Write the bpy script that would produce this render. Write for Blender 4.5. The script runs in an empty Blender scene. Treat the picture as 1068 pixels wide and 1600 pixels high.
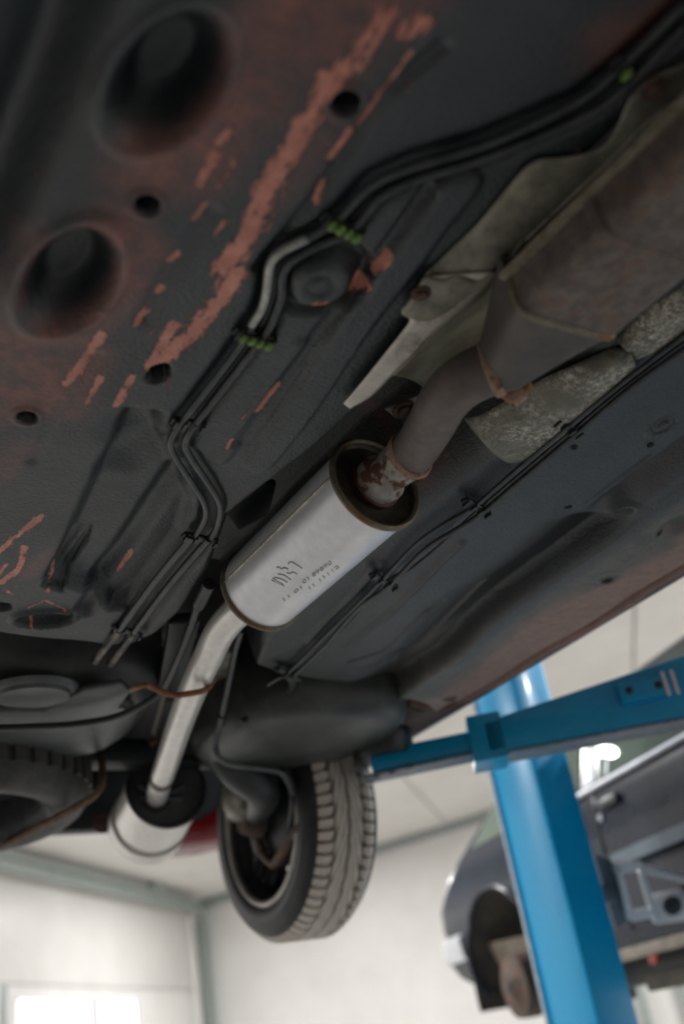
import bpy, bmesh, math, random
import numpy as np
from mathutils import Vector, Matrix

# ------------------------------------------------------------------ camera, light, exposure
SC = bpy.context.scene
COL = SC.collection
random.seed(4)
RNG = np.random.default_rng(4)
CZ = 1.35                                   # camera height above the workshop floor
F_PX, PITCH, ROLL, YAW = 1556.0, math.radians(28.3), math.radians(10.3), math.radians(34.4)
_dh = np.array([math.sin(YAW), math.cos(YAW), 0.0]); _r0 = np.array([math.cos(YAW), -math.sin(YAW), 0.0]); _z = np.array([0, 0, 1.0])
CF = math.cos(PITCH) * _dh + math.sin(PITCH) * _z
_u0 = -math.sin(PITCH) * _dh + math.cos(PITCH) * _z
CR = math.cos(ROLL) * _r0 - math.sin(ROLL) * _u0
CD = -math.sin(ROLL) * _r0 - math.cos(ROLL) * _u0
CAM = np.array([0, 0, CZ])

cam_d = bpy.data.cameras.new('camera'); cam = bpy.data.objects.new('camera', cam_d); COL.objects.link(cam)
cam_d.sensor_fit = 'VERTICAL'; cam_d.sensor_height = 36.0; cam_d.lens = 36.0 * F_PX / 1600.0
cam_d.clip_start = 0.02; cam_d.clip_end = 100
m = Matrix.Identity(4)
for i in range(3):
    m[i][0], m[i][1], m[i][2], m[i][3] = CR[i], -CD[i], -CF[i], CAM[i]
cam.matrix_world = m
cam_d.dof.use_dof = True; cam_d.dof.focus_distance = 1.27; cam_d.dof.aperture_fstop = 2.4
SC.camera = cam

world = bpy.data.worlds.new('sky'); SC.world = world; world.use_nodes = True
bg = world.node_tree.nodes['Background']; bg.inputs[0].default_value = (0.93, 0.97, 1.0, 1); bg.inputs[1].default_value = 8.0
SC.view_settings.view_transform = 'Standard'; SC.view_settings.look = 'None'
SC.view_settings.exposure = 1.14; SC.view_settings.gamma = 1.0; SC.view_settings.use_curve_mapping = False
LAMP_W = 56.0                               # watts of each ceiling lamp
try:
    SC.cycles.max_bounces = 10; SC.cycles.diffuse_bounces = 5; SC.cycles.caustics_reflective = False; SC.cycles.caustics_refractive = False
except Exception:
    pass

# ------------------------------------------------------------------ pixel -> point helpers (measuring only)
def ray(u, v): return CF * F_PX + (u - 534) * CR + (v - 800) * CD
def on_z(u, v, z): d = ray(u, v); return CAM + d * ((z - CZ) / d[2])
def on_x(u, v, x): d = ray(u, v); return CAM + d * (x / d[0])
def on_y(u, v, y): d = ray(u, v); return CAM + d * (y / d[1])
def on_d(u, v, dep): d = ray(u, v); return CAM + d * (dep / (d @ CF))
def on_pl(u, v, P, n): d = ray(u, v); return CAM + d * (((P - CAM) @ n) / (d @ n))
def zs(pts, z): return [on_z(u, v, z) for u, v in pts]
UND = CZ + 0.63                             # underside of the raised car

# ------------------------------------------------------------------ materials
def srgb(r, g, b):
    f = lambda c: (c / 255 / 12.92) if c / 255 <= 0.04045 else ((c / 255 + 0.055) / 1.055) ** 2.4
    return (f(r), f(g), f(b), 1)
class N:
    def __init__(s, name):
        s.m = bpy.data.materials.new(name); s.m.use_nodes = True; s.t = s.m.node_tree; s.b = s.t.nodes['Principled BSDF']
    def n(s, typ, **kw):
        x = s.t.nodes.new(typ)
        for k, v in kw.items():
            if k.startswith('_'): setattr(x, k[1:], v)
            else: x.inputs[k].default_value = v
        return x
    def l(s, a, b): s.t.links.new(a, b)
    def noise(s, scale, detail=4, rough=0.6, stretch=None, coord='Object'):
        tc = s.n('ShaderNodeTexCoord'); mp = s.n('ShaderNodeMapping')
        if stretch: mp.inputs['Scale'].default_value = stretch
        s.l(tc.outputs[coord], mp.inputs[0])
        nz = s.n('ShaderNodeTexNoise', Scale=scale, Detail=detail, Roughness=rough); s.l(mp.outputs[0], nz.inputs['Vector'])
        return nz.outputs['Fac']
    def ramp(s, fac, a, b, c0=(0, 0, 0, 1), c1=(1, 1, 1, 1)):
        r = s.n('ShaderNodeValToRGB'); r.color_ramp.elements[0].position = a; r.color_ramp.elements[1].position = b
        r.color_ramp.elements[0].color = c0; r.color_ramp.elements[1].color = c1
        s.l(fac, r.inputs[0]); return r.outputs[0]
    def mix(s, fac, a, b):
        x = s.n('ShaderNodeMix'); x.data_type = 'RGBA'
        for sock, val in ((x.inputs['Factor'], fac), (x.inputs[6], a), (x.inputs[7], b)):
            if hasattr(val, 'is_linked'): s.l(val, sock)
            else: sock.default_value = val
        return x.outputs[2]
    def math(s, op, a, b=0.0, clamp=False):
        x = s.n('ShaderNodeMath'); x.operation = op; x.use_clamp = clamp
        for i, val in enumerate((a, b)):
            if hasattr(val, 'is_linked'): s.l(val, x.inputs[i])
            else: x.inputs[i].default_value = val
        return x.outputs[0]
    def bump(s, h, strength=0.5, dist=0.001):
        x = s.n('ShaderNodeBump', Strength=strength, Distance=dist); s.l(h, x.inputs['Height']); s.l(x.outputs[0], s.b.inputs['Normal'])
    def set(s, **kw):
        for k, v in kw.items():
            k = k.replace('_', ' ')
            if hasattr(v, 'is_linked'): s.l(v, s.b.inputs[k])
            else: s.b.inputs[k].default_value = v
        return s
    def attr(s, name):
        a = s.n('ShaderNodeAttribute'); a.attribute_name = name; return a.outputs['Fac']

def simple(name, c0, c1, scale=20, rough=0.5, metal=0.0, bump=0.0, bscale=None, stretch=None, a=0.35, b=0.65, spec=0.5, coat=0.0):
    k = N(name); nz = k.noise(scale, 6, 0.65, stretch)
    k.set(Base_Color=k.ramp(nz, a, b, c0, c1), Roughness=rough, Metallic=metal, Specular_IOR_Level=spec, Coat_Weight=coat)
    if bump: k.bump(k.noise(bscale or scale * 4, 4), 0.6, bump)
    return k.m
def two_rust(name, c0, c1, rust, scale, thr=(0.52, 0.62), rough=0.65, metal=0.3, bump=0.0006):
    k = N(name); base = k.ramp(k.noise(scale * 2.5, 6), 0.3, 0.7, c0, c1)
    r = k.ramp(k.noise(scale, 8, 0.7), thr[0], thr[1])
    k.set(Base_Color=k.mix(r, base, rust), Roughness=rough, Metallic=metal)
    k.bump(k.noise(scale * 8, 5), 0.7, bump); return k.m

BLACK0, BLACK1 = srgb(18, 26, 29), srgb(33, 43, 47)
M = {}
# undercoat of the floor pan: worn to primer where the 'primer' / 'haze' masks say, dusty where 'dust' says
k = N('undercoat')
base = k.ramp(k.noise(9, 7, 0.65), 0.3, 0.72, BLACK0, BLACK1)
dcol = k.ramp(k.noise(60, 6, 0.7), 0.3, 0.7, srgb(128, 98, 86), srgb(166, 132, 116))
gcol = k.ramp(k.noise(90, 6, 0.7), 0.3, 0.7, srgb(82, 82, 76), srgb(108, 105, 97))
s1_ = k.noise(44, 8, 0.8, (1.8, 0.34, 1)); s2_ = k.noise(170, 6, 0.8, (1.3, 0.7, 1)); scratch = k.math('ADD', k.math('MULTIPLY', s1_, 0.62), k.math('MULTIPLY', s2_, 0.38)); fine = k.noise(26, 9, 0.75)
gd = k.math('MULTIPLY', k.attr('grime'), k.ramp(fine, 0.25, 0.6)); col = k.mix(gd, base, gcol)
dd = k.math('MULTIPLY', k.attr('dust'), k.ramp(fine, 0.2, 0.55)); col = k.mix(dd, col, dcol)
hz = k.math('MULTIPLY', k.attr('haze'), k.ramp(k.noise(34, 9, 0.75), 0.28, 0.70)); col = k.mix(hz, col, srgb(140, 78, 64))
pm = k.ramp(k.math('ADD', k.attr('primer'), k.math('MULTIPLY', k.math('SUBTRACT', scratch, 0.5), 4.6)), 0.52, 0.62)
pcol = k.ramp(k.noise(40, 6), 0.3, 0.7, srgb(178, 102, 84), srgb(226, 150, 128)); col = k.mix(pm, col, pcol)
sp = k.ramp(k.noise(420, 2, 0.5), 0.76, 0.80); col = k.mix(k.math('MULTIPLY', sp, 0.35), col, srgb(150, 145, 135))
k.set(Base_Color=col, Roughness=k.ramp(fine, 0.2, 0.8, (.30, .30, .30, 1), (.50, .50, .50, 1)), Specular_IOR_Level=0.75)
hgt = k.math('ADD', k.noise(230, 4, 0.6), k.math('MULTIPLY', pm, -0.9)); k.bump(hgt, 0.9, 0.0018)
M['undercoat'] = k.m
M['black_panel'] = simple('black_panel', srgb(28, 34, 36), srgb(50, 54, 54), 12, 0.45, bump=0.0006, bscale=200)
M['lobe_paint'] = simple('mottled_pan', srgb(44, 49, 48), srgb(84, 86, 80), 7, 0.42, bump=0.0005, bscale=150)  # mottled grey, a step lighter than black_panel
M['tank_paint'] = simple('tank_paint', srgb(66, 71, 73), srgb(104, 106, 105), 7, 0.38, bump=0.0005, bscale=150)
M['black_plastic'] = simple('black_plastic', srgb(22, 26, 28), srgb(36, 40, 42), 60, 0.4)
M['line_coat'] = simple('line_coat', srgb(34, 40, 42), srgb(66, 70, 70), 50, 0.38)
M['line_bare'] = simple('line_bare', srgb(140, 142, 136), srgb(190, 190, 182), 120, 0.4, metal=0.5)
M['line_tan'] = simple('line_tan', srgb(104, 98, 90), srgb(140, 130, 118), 90, 0.55)
M['green'] = simple('green_plastic', srgb(84, 118, 40), srgb(118, 150, 66), 150, 0.5)
M['alu'] = two_rust('aluminised_steel', srgb(226, 227, 231), srgb(240, 240, 243), srgb(204, 196, 184), 22, (0.70, 0.84), 0.36, 0.35, 0.0002)
M['alu_dirty'] = two_rust('aluminised_steel_dirty', srgb(218, 214, 208), srgb(238, 235, 230), srgb(176, 156, 134), 26, (0.64, 0.82), 0.32, 0.4, 0.0002)
M['alu_mark'] = simple('stamped_steel', srgb(168, 168, 170), srgb(190, 190, 192), 60, 0.5, metal=0.5)
M['seam'] = simple('seam_steel', srgb(150, 142, 122), srgb(200, 192, 172), 90, 0.4, metal=0.5)
M['rim_rust'] = two_rust('rusty_rim', srgb(96, 92, 80), srgb(140, 132, 112), srgb(120, 78, 46), 30, (0.5, 0.66), 0.5, 0.4)
M['cap_dark'] = two_rust('burnt_cap', srgb(42, 40, 34), srgb(84, 78, 62), srgb(92, 58, 38), 24, (0.55, 0.72), 0.45, 0.3)
M['purple_heat'] = two_rust('heat_tinted_steel', srgb(58, 38, 40), srgb(84, 56, 54), srgb(70, 44, 36), 40, (0.5, 0.7), 0.5, 0.4)
M['collar'] = two_rust('corroded_collar', srgb(150, 146, 136), srgb(196, 192, 184), srgb(112, 76, 60), 34, (0.5, 0.56), 0.6, 0.3, 0.001)
M['rust_ring'] = two_rust('rusted_ring', srgb(140, 112, 98), srgb(180, 150, 132), srgb(100, 70, 58), 60, (0.5, 0.62), 0.8, 0.1, 0.001)
M['pipe_dark'] = two_rust('scaled_pipe', srgb(92, 84, 80), srgb(118, 108, 102), srgb(120, 90, 76), 18, (0.58, 0.72), 0.6, 0.25)
M['cat'] = two_rust('rusty_converter', srgb(84, 79, 76), srgb(128, 117, 109), srgb(128, 94, 76), 30, (0.53, 0.70), 0.65, 0.25, 0.0008)
M['cone'] = two_rust('converter_cone', srgb(76, 72, 70), srgb(98, 92, 88), srgb(112, 88, 76), 14, (0.6, 0.75), 0.6, 0.25)
k = N('corroded_shield')
b0 = k.ramp(k.noise(14, 7, 0.7), 0.3, 0.7, srgb(92, 90, 78), srgb(140, 136, 120))
b1 = k.mix(k.ramp(k.noise(14, 7, 0.7), 0.50, 0.66), b0, srgb(58, 60, 54))
b2 = k.mix(k.math('MULTIPLY', k.ramp(k.noise(150, 8, 0.85), 0.47, 0.58), k.ramp(k.noise(12, 4), 0.44, 0.62)), b1, srgb(206, 200, 188))
k.set(Base_Color=b2, Roughness=0.5, Metallic=0.35); k.bump(k.noise(160, 5), 0.7, 0.0008); M['shield'] = k.m
k = N('bright_shield')
b0 = k.ramp(k.noise(16, 7, 0.7), 0.35, 0.7, srgb(176, 170, 158), srgb(222, 217, 206))
b1 = k.mix(k.ramp(k.noise(11, 6, 0.7), 0.56, 0.68), b0, srgb(96, 90, 80))
k.set(Base_Color=b1, Roughness=0.45, Metallic=0.35); k.bump(k.noise(120, 5), 0.6, 0.0006); M['shield_bright'] = k.m
M['shield_dark'] = simple('stained_shield', srgb(78, 78, 70), srgb(176, 170, 152), 15, 0.5, metal=0.3, bump=0.0006, bscale=150)
M['shield_green'] = simple('olive_shield', srgb(108, 104, 84), srgb(156, 150, 124), 12, 0.5, metal=0.25, bump=0.0006, bscale=150)
M['rust'] = simple('rust', srgb(74, 56, 44), srgb(118, 92, 70), 60, 0.8, bump=0.0006)
M['rust_wire'] = simple('rusty_wire', srgb(128, 82, 54), srgb(160, 112, 78), 60, 0.75)
M['bolt'] = simple('rusty_bolt', srgb(70, 54, 46), srgb(110, 80, 64), 90, 0.7, metal=0.3)
M['rubber'] = simple('tire_rubber', srgb(30, 34, 36), srgb(48, 51, 53), 30, 0.55)
M['rubber_grey'] = simple('weathered_rubber', srgb(52, 54, 54), srgb(84, 82, 78), 20, 0.6)
M['tread'] = simple('dusty_tread', srgb(206, 197, 186), srgb(226, 217, 206), 40, 0.75, bump=0.0004, bscale=300)
M['groove'] = simple('tread_groove', srgb(92, 86, 80), srgb(120, 112, 104), 50, 0.8)
M['rim'] = simple('wheel_steel', srgb(160, 156, 152), srgb(196, 192, 186), 25, 0.4, metal=0.6)
M['rim_dark'] = simple('dark_wheel', srgb(40, 43, 46), srgb(70, 72, 74), 25, 0.5, metal=0.3)
M['brake_rust'] = two_rust('rusty_brake', srgb(70, 60, 54), srgb(100, 88, 80), srgb(116, 80, 64), 25, (0.5, 0.65), 0.7, 0.3)
k = N('blue_paint')
k.set(Base_Color=k.ramp(k.noise(5, 4), 0.3, 0.7, srgb(0, 174, 238), srgb(2, 182, 244)), Roughness=0.3, Specular_IOR_Level=0.4, Coat_Weight=0.2, Coat_Roughness=0.10)
M['blue'] = k.m
k = N('blue_arm_paint')
wear = k.ramp(k.noise(28, 9, 0.8), 0.68, 0.72)
k.set(Base_Color=k.mix(wear, k.ramp(k.noise(6, 4), 0.3, 0.7, srgb(0, 150, 204), srgb(8, 164, 216)), srgb(160, 200, 215)), Roughness=0.32, Specular_IOR_Level=0.5)
M['blue_arm'] = k.m
M['arm_under'] = two_rust('worn_arm_steel', srgb(96, 110, 124), srgb(130, 142, 154), srgb(80, 84, 88), 25, (0.55, 0.68), 0.45, 0.4)
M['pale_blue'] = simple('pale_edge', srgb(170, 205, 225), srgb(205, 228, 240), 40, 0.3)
M['galv'] = simple('galvanised', srgb(138, 148, 145), srgb(162, 170, 167), 18, 0.45, metal=0.1)
M['grey_steel'] = simple('grey_steel', srgb(205, 206, 208), srgb(230, 231, 232), 14, 0.35, metal=0.4)
M['slate'] = simple('slate_plate', srgb(92, 106, 116), srgb(116, 128, 138), 8, 0.45)
M['wall'] = simple('white_panel', srgb(226, 224, 220), srgb(236, 234, 231), 1.5, 0.45)
M['door_panel'] = simple('white_door_panel', srgb(222, 219, 215), srgb(232, 230, 226), 1.5, 0.42)
M['frame_white'] = simple('white_frame', srgb(222, 222, 222), srgb(236, 236, 236), 3, 0.4)
M['ceiling'] = simple('ceiling_panel', srgb(228, 224, 219), srgb(238, 235, 230), 1.5, 0.5)
M['floor'] = simple('workshop_floor', srgb(142, 141, 139), srgb(164, 163, 161), 1.8, 0.35, bump=0.0005, bscale=60)
M['red'] = simple('red_paint', srgb(122, 18, 28), srgb(140, 24, 34), 6, 0.25, coat=0.6)
M['navy'] = simple('navy_paint', srgb(30, 38, 50), srgb(40, 48, 62), 4, 0.26, spec=0.35, coat=0.12)
M['navy_dark'] = simple('dark_arch', srgb(44, 42, 38), srgb(74, 68, 58), 9, 0.7)
M['chrome'] = simple('bright_trim', srgb(190, 192, 198), srgb(210, 212, 216), 9, 0.45, metal=0.4)
M['tan_metal'] = simple('tan_chassis', srgb(112, 102, 90), srgb(150, 140, 126), 8, 0.6)
k = N('dark_glass'); k.set(Base_Color=srgb(96, 110, 98), Roughness=0.012, Specular_IOR_Level=0.5); M['dark_glass'] = k.m
k = N('window_glass'); k.set(Base_Color=(1, 1, 1, 1), Roughness=0.0, Transmission_Weight=1.0, IOR=1.02); M['pane'] = k.m
k = N('lamp_glow'); k.set(Base_Color=(1, 1, 1, 1), Emission_Color=(1, 0.98, 0.94, 1), Emission_Strength=9.0); M['glow'] = k.m
M['lamp_red'] = simple('red_lens', srgb(150, 30, 30), srgb(170, 40, 38), 20, 0.2)
M['dirt_brown'] = two_rust('dirty_sill', srgb(92, 76, 64), srgb(124, 102, 86), srgb(126, 74, 52), 22, (0.5, 0.66), 0.7, 0.0)
M['sill_edge'] = simple('sill_edge', srgb(44, 52, 58), srgb(70, 78, 84), 20, 0.35)

# ------------------------------------------------------------------ object helpers
def link(name, me, mat, parent=None, smooth=True):
    o = bpy.data.objects.new(name, me); COL.objects.link(o)
    if mat is not None: me.materials.append(M[mat] if isinstance(mat, str) else mat)
    if smooth: me.polygons.foreach_set('use_smooth', [True] * len(me.polygons))
    if parent is not None:
        o.parent = parent
        o.matrix_parent_inverse = parent_world(parent).inverted()
    return o
def parent_world(p):
    w = Matrix.Identity(4); chain = []
    while p is not None: chain.append(p); p = p.parent
    for q in reversed(chain):
        w = w @ q.matrix_parent_inverse @ q.matrix_basis if q.parent is not None else q.matrix_basis.copy()
    return w
def mesh(name, V, Fc, mat, parent=None, smooth=True):
    me = bpy.data.meshes.new(name); me.from_pydata([tuple(map(float, v)) for v in V], [], [tuple(f) for f in Fc]); me.update()
    return link(name, me, mat, parent, smooth)
def from_bm(name, bm, mat, parent=None, smooth=True):
    bmesh.ops.recalc_face_normals(bm, faces=bm.faces)
    me = bpy.data.meshes.new(name); bm.to_mesh(me); bm.free()
    return link(name, me, mat, parent, smooth)
def auto(o, deg=35):
    try:
        o.data.set_sharp_from_angle(angle=math.radians(deg))
    except Exception: pass
    return o
def empty(name, loc, label, cat, group=None):
    o = bpy.data.objects.new(name, None); COL.objects.link(o); o.location = Vector([float(c) for c in loc]); o.empty_display_size = 0.1
    o['label'] = label; o['category'] = cat
    if group: o['group'] = group
    return o
def structure(o): o['kind'] = 'structure'; return o
def lab(o, s): o['label'] = s; return o
def V3(p): return Vector([float(c) for c in p])
def smooth_path(pts, sub=6):
    P = [V3(p) for p in pts]
    if len(P) < 3 or sub <= 1: return P
    out = []
    for i in range(len(P) - 1):
        p0, p1, p2, p3 = P[max(i - 1, 0)], P[i], P[i + 1], P[min(i + 2, len(P) - 1)]
        for j in range(sub):
            t = j / sub
            out.append(0.5 * ((2 * p1) + (p2 - p0) * t + (2 * p0 - 5 * p1 + 4 * p2 - p3) * t * t + (3 * p1 - p0 - 3 * p2 + p3) * t ** 3))
    out.append(P[-1]); return out
def tube_bm(bm, path, r, seg=10, cap=True):
    P = [V3(p) for p in path]; n = len(P)
    R = r if isinstance(r, (list, tuple)) else [r] * n
    if len(R) != n: R = list(np.interp(np.linspace(0, 1, n), np.linspace(0, 1, len(R)), R))
    t0 = (P[1] - P[0]).normalized(); up = Vector((0, 0, 1)) if abs(t0.z) < 0.9 else Vector((1, 0, 0))
    nx = t0.cross(up).normalized(); rings = []
    for i in range(n):
        t = (P[min(i + 1, n - 1)] - P[max(i - 1, 0)]).normalized()
        nx = (nx - t * nx.dot(t)).normalized(); ny = t.cross(nx)
        rings.append([bm.verts.new(P[i] + (nx * math.cos(2 * math.pi * j / seg) + ny * math.sin(2 * math.pi * j / seg)) * R[i]) for j in range(seg)])
    for a, b in zip(rings[:-1], rings[1:]):
        for j in range(seg): bm.faces.new((a[j], a[(j + 1) % seg], b[(j + 1) % seg], b[j]))
    if cap: bm.faces.new(rings[0]); bm.faces.new(list(reversed(rings[-1])))
def tube(name, path, r, mat, parent=None, seg=10, sub=6):
    bm = bmesh.new(); tube_bm(bm, smooth_path(path, sub), r, seg); return auto(from_bm(name, bm, mat, parent), 50)
def frame_of(axis):
    a = V3(axis).normalized(); up = Vector((0, 0, 1)) if abs(a.z) < 0.9 else Vector((1, 0, 0))
    x = a.cross(up).normalized(); return a, x, a.cross(x)
def lathe(name, org, axis, prof, mat, parent=None, seg=48, closed=False):
    a, x, y = frame_of(axis); o = V3(org); bm = bmesh.new(); rings = []
    for t, r in prof:
        if r < 1e-6: rings.append([bm.verts.new(o + a * t)])
        else: rings.append([bm.verts.new(o + a * t + (x * math.cos(2 * math.pi * j / seg) + y * math.sin(2 * math.pi * j / seg)) * r) for j in range(seg)])
    prs = list(zip(rings[:-1], rings[1:])) + ([(rings[-1], rings[0])] if closed else [])
    for p, q in prs:
        for j in range(seg):
            k2 = (j + 1) % seg
            if len(p) == 1 and len(q) == 1: continue
            if len(p) == 1: bm.faces.new((p[0], q[k2], q[j]))
            elif len(q) == 1: bm.faces.new((p[j], p[k2], q[0]))
            else: bm.faces.new((p[j], p[k2], q[k2], q[j]))
    return auto(from_bm(name, bm, mat, parent), 40)
def hexa_bm(bm, c8):
    v = [bm.verts.new(V3(c)) for c in c8]
    for f in ((0, 1, 2, 3), (7, 6, 5, 4), (0, 4, 5, 1), (1, 5, 6, 2), (2, 6, 7, 3), (3, 7, 4, 0)): bm.faces.new([v[i] for i in f])
def bar_bm(bm, p, q, w, h, up=(0, 0, 1), bev=0.0):
    p, q = V3(p), V3(q); t = (q - p).normalized(); u = V3(up)
    s = t.cross(u).normalized(); u = s.cross(t).normalized()
    hexa_bm(bm, [p - s * w / 2 - u * h / 2, p + s * w / 2 - u * h / 2, p + s * w / 2 + u * h / 2, p - s * w / 2 + u * h / 2,
                 q - s * w / 2 - u * h / 2, q + s * w / 2 - u * h / 2, q + s * w / 2 + u * h / 2, q - s * w / 2 + u * h / 2])
def bevel(bm, w, seg=2):
    if w > 0: bmesh.ops.bevel(bm, geom=list(bm.edges), offset=w, segments=seg, profile=0.5, affect='EDGES', clamp_overlap=True)
def bar(name, p, q, w, h, mat, parent=None, up=(0, 0, 1), bev=0.0):
    bm = bmesh.new(); bar_bm(bm, p, q, w, h, up); bmesh.ops.recalc_face_normals(bm, faces=bm.faces); bevel(bm, bev)
    return auto(from_bm(name, bm, mat, parent), 40)
def box(name, lo, hi, mat, parent=None, bev=0.0):
    (a, b, c), (d, e, f) = lo, hi; bm = bmesh.new()
    hexa_bm(bm, [(a, b, c), (d, b, c), (d, e, c), (a, e, c), (a, b, f), (d, b, f), (d, e, f), (a, e, f)]); bmesh.ops.recalc_face_normals(bm, faces=bm.faces); bevel(bm, bev)
    return auto(from_bm(name, bm, mat, parent), 40)
def slab(name, pts, thick, mat, parent=None, direction=None, bev=0.0):
    """closed polygon with thickness along direction (default its normal)"""
    bm = bmesh.new(); vs = [bm.verts.new(V3(p)) for p in pts]; f = bm.faces.new(vs); f.normal_update()
    d = V3(direction) if direction is not None else f.normal.copy()
    r = bmesh.ops.extrude_face_region(bm, geom=[f]); bmesh.ops.translate(bm, vec=d * thick, verts=[v for v in r['geom'] if isinstance(v, bmesh.types.BMVert)])
    if bev: bmesh.ops.recalc_face_normals(bm, faces=bm.faces); bevel(bm, bev)
    bmesh.ops.triangulate(bm, faces=[f for f in bm.faces if len(f.verts) > 4])
    return auto(from_bm(name, bm, mat, parent), 40)
def resample(P, n, sub=5):
    Q = np.array([list(p) for p in smooth_path(P, sub)]); s = np.concatenate([[0], np.cumsum(np.linalg.norm(np.diff(Q, axis=0), axis=1))]); t = np.linspace(0, s[-1], n)
    return np.stack([np.interp(t, s, Q[:, i]) for i in range(3)], 1)
def loft(name, rails, n, mat, parent=None, thick=0.0016, cross=4, sub=5, wob=0.0):
    """sheet through rails (each a list of points), curved across as well as along"""
    R = np.stack([resample(r, n, sub) for r in rails], 0)
    G = np.stack([resample(R[:, i], (len(rails) - 1) * cross + 1, 4) for i in range(n)], 1)
    if wob: G = G + RNG.normal(0, wob, G.shape)
    a, b = G.shape[:2]; V = G.reshape(-1, 3); Fc = [(i * b + j, i * b + j + 1, (i + 1) * b + j + 1, (i + 1) * b + j) for i in range(a - 1) for j in range(b - 1)]
    o = mesh(name, V, Fc, mat, parent)
    md = o.modifiers.new('thickness', 'SOLIDIFY'); md.thickness = thick; md.offset = 0
    return o
def ss(x): x = np.clip(x, 0, 1); return x * x * (3 - 2 * x)

# ------------------------------------------------------------------ the setting
AZ = math.radians(43.8)
dL = np.array([math.sin(AZ), math.cos(AZ), 0]); dR = np.array([math.cos(AZ), -math.sin(AZ), 0]); ez = np.array([0, 0, 1.0])
CORN = on_d(315, 1420, 14.0); CX = np.array([CORN[0], CORN[1], 0.0]); ZT = CORN[2]     # far corner, top of the wall
SLOPE = 0.088                                                                          # ceiling rises along the right wall
LL, LR = 21.0, 15.0
def room(a, b, z): return CX - dL * a + dR * b + ez * z      # a: back along left wall, b: along right wall
def zc(b): return ZT + 0.10 + SLOPE * b
structure(slab('floor', [room(-.3, -.3, 0), room(LL + .3, -.3, 0), room(LL + .3, LR + .3, 0), room(-.3, LR + .3, 0)], 0.2, 'floor', direction=(0, 0, -1)))
structure(slab('wall_right', [room(0, 0, 0), room(0, LR, 0), room(0, LR, zc(LR)), room(0, 0, zc(0))], 0.2, 'wall', direction=dL))
# walls behind the camera; unseen windows added in the near one for side light
def holed(name, quad, holes, thick, mat, direction, parent=None):
    bm = bmesh.new(); loops = [quad] + holes; eds = []
    for lp in loops:
        vs = [bm.verts.new(V3(p)) for p in lp]
        eds += [bm.edges.new((vs[i], vs[(i + 1) % len(vs)])) for i in range(len(vs))]
    bmesh.ops.triangle_fill(bm, edges=eds, use_beauty=True, use_dissolve=False)
    r = bmesh.ops.extrude_face_region(bm, geom=list(bm.faces)); bmesh.ops.translate(bm, vec=V3(direction) * thick, verts=[v for v in r['geom'] if isinstance(v, bmesh.types.BMVert)])
    return from_bm(name, bm, mat, parent, smooth=False)
def rrect(f, a0, a1, z0, z1, r, n=5):
    out = []
    for ca, cz, s in ((a1 - r, z1 - r, 0), (a0 + r, z1 - r, 1), (a0 + r, z0 + r, 2), (a1 - r, z0 + r, 3)):
        for i in range(n + 1):
            t = (s + i / n) * math.pi / 2; out.append(f(ca + r * math.cos(t), cz + r * math.sin(t)))
    return out
structure(slab('wall_back', [room(LL, 0, 0), room(LL, LR, 0), room(LL, LR, zc(LR)), room(LL, 0, zc(0))], 0.2, 'wall', direction=-dL))
fb = lambda a, z: room(a, LR, z)
bh = [(1.6, 5.0), (6.0, 9.4), (10.2, 13.4)]
structure(holed('wall_near', [fb(-.2, 0), fb(LL + .2, 0), fb(LL + .2, zc(LR)), fb(-.2, zc(LR))], [rrect(fb, a, b, 2.5, 4.3, .05) for a, b in bh], 0.2, 'wall', dR))
for i, (a, b) in enumerate(bh):
    w = bpy.data.objects.new('window_%d' % (i + 2), None); COL.objects.link(w); w.location = V3(fb((a + b) / 2, 2.5)); structure(w)  # added window, set for its light and reflection on the blue post
    holed('frame', rrect(fb, a - .05, b + .05, 2.45, 4.35, .05), [rrect(fb, a + .08, (a + b) / 2 - .04, 2.58, 4.22, .03), rrect(fb, (a + b) / 2 + .04, b - .08, 2.58, 4.22, .03)], 0.12, 'frame_white', dR, w)
    slab('pane', rrect(fb, a + .06, b - .06, 2.56, 4.24, .03), 0.008, 'pane', w, direction=dR)
# left wall: door opening with a sectional door; wall above, wall behind
fl = lambda a, z: room(a, 0, z)
Z0 = lambda u, v: on_pl(u, v, CORN, dR)[2]
ztop = ZT - 0.07
structure(holed('wall_left', [fl(-.2, 0), fl(LL + .2, 0), fl(LL + .2, zc(0)), fl(-.2, zc(0))], [[fl(.35, .004), fl(5.9, .004), fl(5.9, ztop), fl(.35, ztop)]], 0.2, 'wall', -dR))
zA = CZ + 1.07; zW = CZ + 0.945
door = bpy.data.objects.new('door_1', None); COL.objects.link(door); door.location = V3(fl(3.1, 0)); structure(door)
off = -dR * 0.06
fo = lambda a, z: room(a, 0, z) + off
secs = [0.02, 0.62, 1.23, 1.82, zA, ztop]
for i in range(5):
    z0, z1 = secs[i] + .0005, secs[i + 1] - .0005
    q = [fo(.36, z0), fo(5.89, z0), fo(5.89, z1), fo(.36, z1)]
    if i == 3:
        hw = [(2.17, 3.15), (3.31, 4.83)]
        holed('panel', q, [rrect(fo, a, b, z0 + .08, zW, .06) for a, b in hw], 0.045, 'door_panel', -dR, door)
    else:
        bm = bmesh.new(); hexa_bm(bm, q + [p - dR * .045 for p in q]); bmesh.ops.recalc_face_normals(bm, faces=bm.faces); bevel(bm, .008); auto(from_bm('panel', bm, 'door_panel', door))
for z_ in secs[1:5]: bar('panel_joint', fo(.40, z_) + dR * .0005, fo(5.86, z_) + dR * .0005, .012, .014, 'galv', door, dR, .001)
bar('hinge_stile', fo(5.06, secs[3] + .02) + dR * .002, fo(5.06, secs[4] - .02) + dR * .002, .12, .02, 'galv', door, dR, .003)
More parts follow.
